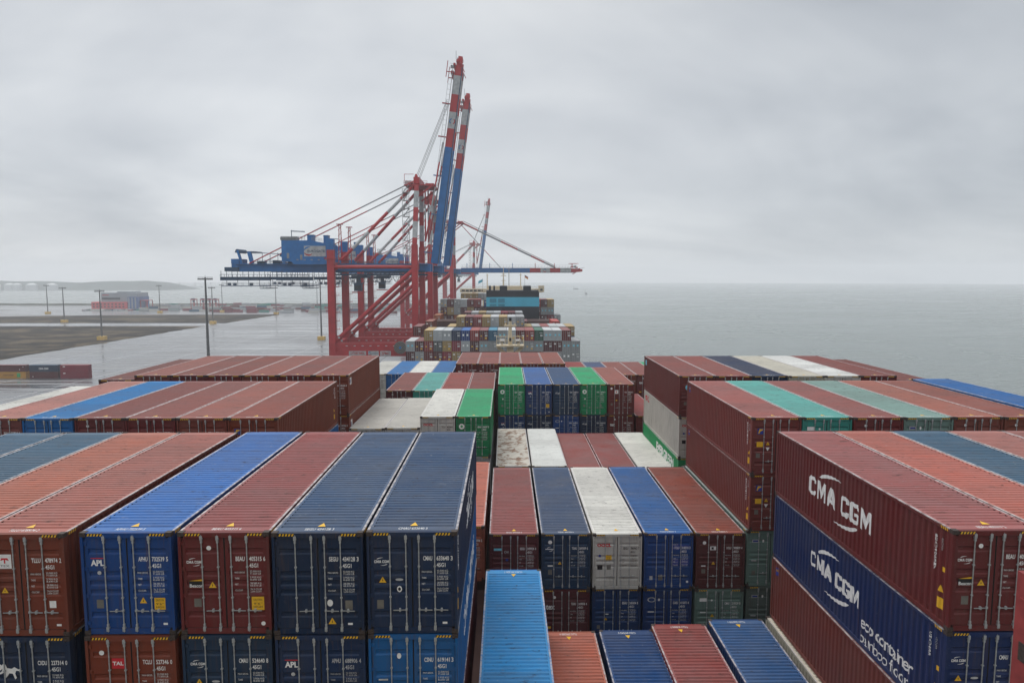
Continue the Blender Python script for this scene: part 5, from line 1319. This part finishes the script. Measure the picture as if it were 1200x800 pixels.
for px, rr, lb in ((2, 11, 'white storage tank on the far shore at the frame edge'), (17, 13, 'white storage tank on the far shore, second from the frame edge'), (26, 12, 'white storage tank on the far shore, beside the second one'), (43, 15, 'tall white storage tank on the far shore, left of the last'), (66, 15, 'white storage tank on the far shore, nearest the hill')):
    Y = 2490; o = empty('storage_tank', (gp(px, Y), Y, SEA_Z), lb, 'storage tank', 'storage tanks on the far shore')
    b = MB(); b.tube((0, 0, -1), (0, 0, 21), rr * 1.25, TANK, 24); b.build('shell', o); b = MB(); b.tube((0, 0, 21), (0, 0, 26), rr * 1.25, TANK, 24, rr * .4); b.build('dome_roof', o)
def jetty(xa, xb, Y, zd, th, step, label):
    o = empty('jetty', (gp(xa, Y), Y, SEA_Z), label, 'jetty'); xe = gp(xb, Y) - gp(xa, Y); zd -= SEA_Z
    b = MB(); b.box(0, xe, 0, 7, zd - th, zd, C_GRY); b.build('deck', o); k = 0
    while k * step < xe:
        b = MB(); b.box(k * step, k * step + 3.2, 0, 7, -1, zd - th, C_GRY); b.build('pile', o)
        b = MB(); b.box(k * step - .8, k * step + 4, .5, 5, zd, zd + 2.6, C_GRY); b.build('bollard_post', o); k += 1
jetty(112, 392, 3200, -47.2, 1.5, 46, 'long thin jetty on piles crossing the water behind the terminal')
jetty(195, 420, 4000, -36.5, 1.6, 90, 'fainter farther jetty line above the long thin one')
def vessel(px, Y, L, label):
    o = empty('cargo_vessel', (gp(px, Y), Y, SEA_Z), label, 'vessel', None)
    b = MB(); loft(b, [[(x, -w, 5), (x, -w * .7, -1), (x, w * .7, -1), (x, w, 5)] for x, w in ((-L / 2, 3), (-L * .4, 5), (L * .35, 5), (L / 2, .4))], C_GRY); b.build('hull', o)
    b = MB(); b.box(-L * .42, -L * .28, -3.5, 3.5, 5, 13, TANK); b.tube((-L * .34, 0, 13), (-L * .34, 0, 18), .5, TANK, 6); b.build('deckhouse', o)
vessel(359, 3100, 34, 'faint grey vessel moored at the end of the long jetty'); vessel(385, 3100, 90, 'larger faint vessel lying at the jetty head')
vessel(674.5, 2650, 20, 'tiny vessel far out on the open sea, nearer the ship ahead'); vessel(686.5, 1900, 6, 'tiny boat on the open sea, right of the other one')

# ------------------------------------------------------------------ air, sky, light, camera
b = MB(); S = 5800; b.box(-S, S, -S, S, SEA_Z - 9, 92, PAINT)
m = bpy.data.materials.new('haze_air'); m.use_nodes = True; nt = m.node_tree
nt.nodes.remove(nt.nodes['Principled BSDF']); vol = nt.nodes.new('ShaderNodeVolumePrincipled')
vol.inputs['Color'].default_value = (.97, .98, 1.0, 1); vol.inputs['Density'].default_value = .00027; vol.inputs['Anisotropy'].default_value = .1
nt.links.new(vol.outputs[0], nt.nodes['Material Output'].inputs['Volume'])
hz = b.build('haze'); hz.data.materials.clear(); hz.data.materials.append(m); tag(hz, None, None, None, 'stuff')

SUN_EL, SUN_AZ = R(52), R(-35)                              # azimuth from +y towards +x
wd = bpy.data.worlds.new('World'); SC.world = wd; wd.use_nodes = True; nt = wd.node_tree; L = nt.links.new
bg = nt.nodes['Background']; bg.inputs['Strength'].default_value = .1
sky = nt.nodes.new('ShaderNodeTexSky'); sky.sky_type = 'NISHITA'; sky.sun_disc = False; sky.sun_elevation = SUN_EL; sky.sun_rotation = SUN_AZ
tc = nt.nodes.new('ShaderNodeTexCoord'); gen = tc.outputs['Generated']
sep = nt.nodes.new('ShaderNodeSeparateXYZ'); L(gen, sep.inputs[0])
den = math_node(nt, 'MAXIMUM', math_node(nt, 'ADD', sep.outputs[2], .30), .05)
cmb = nt.nodes.new('ShaderNodeCombineXYZ'); L(math_node(nt, 'DIVIDE', sep.outputs[0], den), cmb.inputs[0]); L(math_node(nt, 'DIVIDE', sep.outputs[1], den), cmb.inputs[1])
n1 = noise(nt, mapping(nt, cmb.outputs[0], (.55, .85, 1)), 1.0, 5, .55, .8); n2 = noise(nt, mapping(nt, cmb.outputs[0], (1.3, 2.2, 1)), 1.0, 4, .5, .3)
cl = math_node(nt, 'ADD', math_node(nt, 'MULTIPLY', n1, .72), math_node(nt, 'MULTIPLY', n2, .28))
clouds = ramp(nt, cl, [(.34, (4.0, 4.3, 4.7)), (.5, (5.75, 6.0, 6.3)), (.63, (7.2, 7.4, 7.55))])
grad = ramp(nt, sep.outputs[2], [(0.0, (1.06,) * 3), (.10, (1.04,) * 3), (.30, (.98,) * 3), (.44, (.93,) * 3), (.85, (2.15,) * 3)])
cc = mixcol(nt, 1.0, clouds, grad, 'MULTIPLY')
side = ramp(nt, math_node(nt, 'ADD', math_node(nt, 'MULTIPLY', sep.outputs[0], .5), .5), [(.15, (1.0,) * 3), (.35, (1.05,) * 3), (.55, (1.0,) * 3), (.8, (.83, .845, .86))])
cc = mixcol(nt, 1.0, cc, side, 'MULTIPLY')
L(mixcol(nt, .94, sky.outputs[0], cc), bg.inputs['Color'])
sl = bpy.data.lights.new('sun', 'SUN'); sl.energy = 1.4; sl.angle = R(30); sl.color = (1, .97, .93)
so = bpy.data.objects.new('sun', sl); COL.objects.link(so)
d = Vector((math.sin(SUN_AZ) * math.cos(SUN_EL), math.cos(SUN_AZ) * math.cos(SUN_EL), math.sin(SUN_EL)))
so.rotation_euler = (-d).to_track_quat('-Z', 'Y').to_euler(); so.location = (0, 0, 60)

cam = bpy.data.cameras.new('camera'); co = bpy.data.objects.new('camera', cam); COL.objects.link(co)
cam.sensor_fit = 'HORIZONTAL'; cam.sensor_width = 36; cam.lens = 24; cam.clip_end = 30000; cam.clip_start = .1
pt = math.atan(76 / 800); yw = math.atan(8 / 800)
f = Vector((math.sin(yw) * math.cos(pt), math.cos(yw) * math.cos(pt), -math.sin(pt)))
co.rotation_euler = f.to_track_quat('-Z', 'Y').to_euler(); SC.camera = co
SC.view_settings.view_transform = 'Standard'; SC.view_settings.look = 'None'; SC.view_settings.exposure = .15; SC.view_settings.gamma = 1
SC.cycles.use_denoising = True; SC.cycles.max_bounces = 6; SC.cycles.diffuse_bounces = 3; SC.cycles.glossy_bounces = 3; SC.cycles.volume_bounces = 4
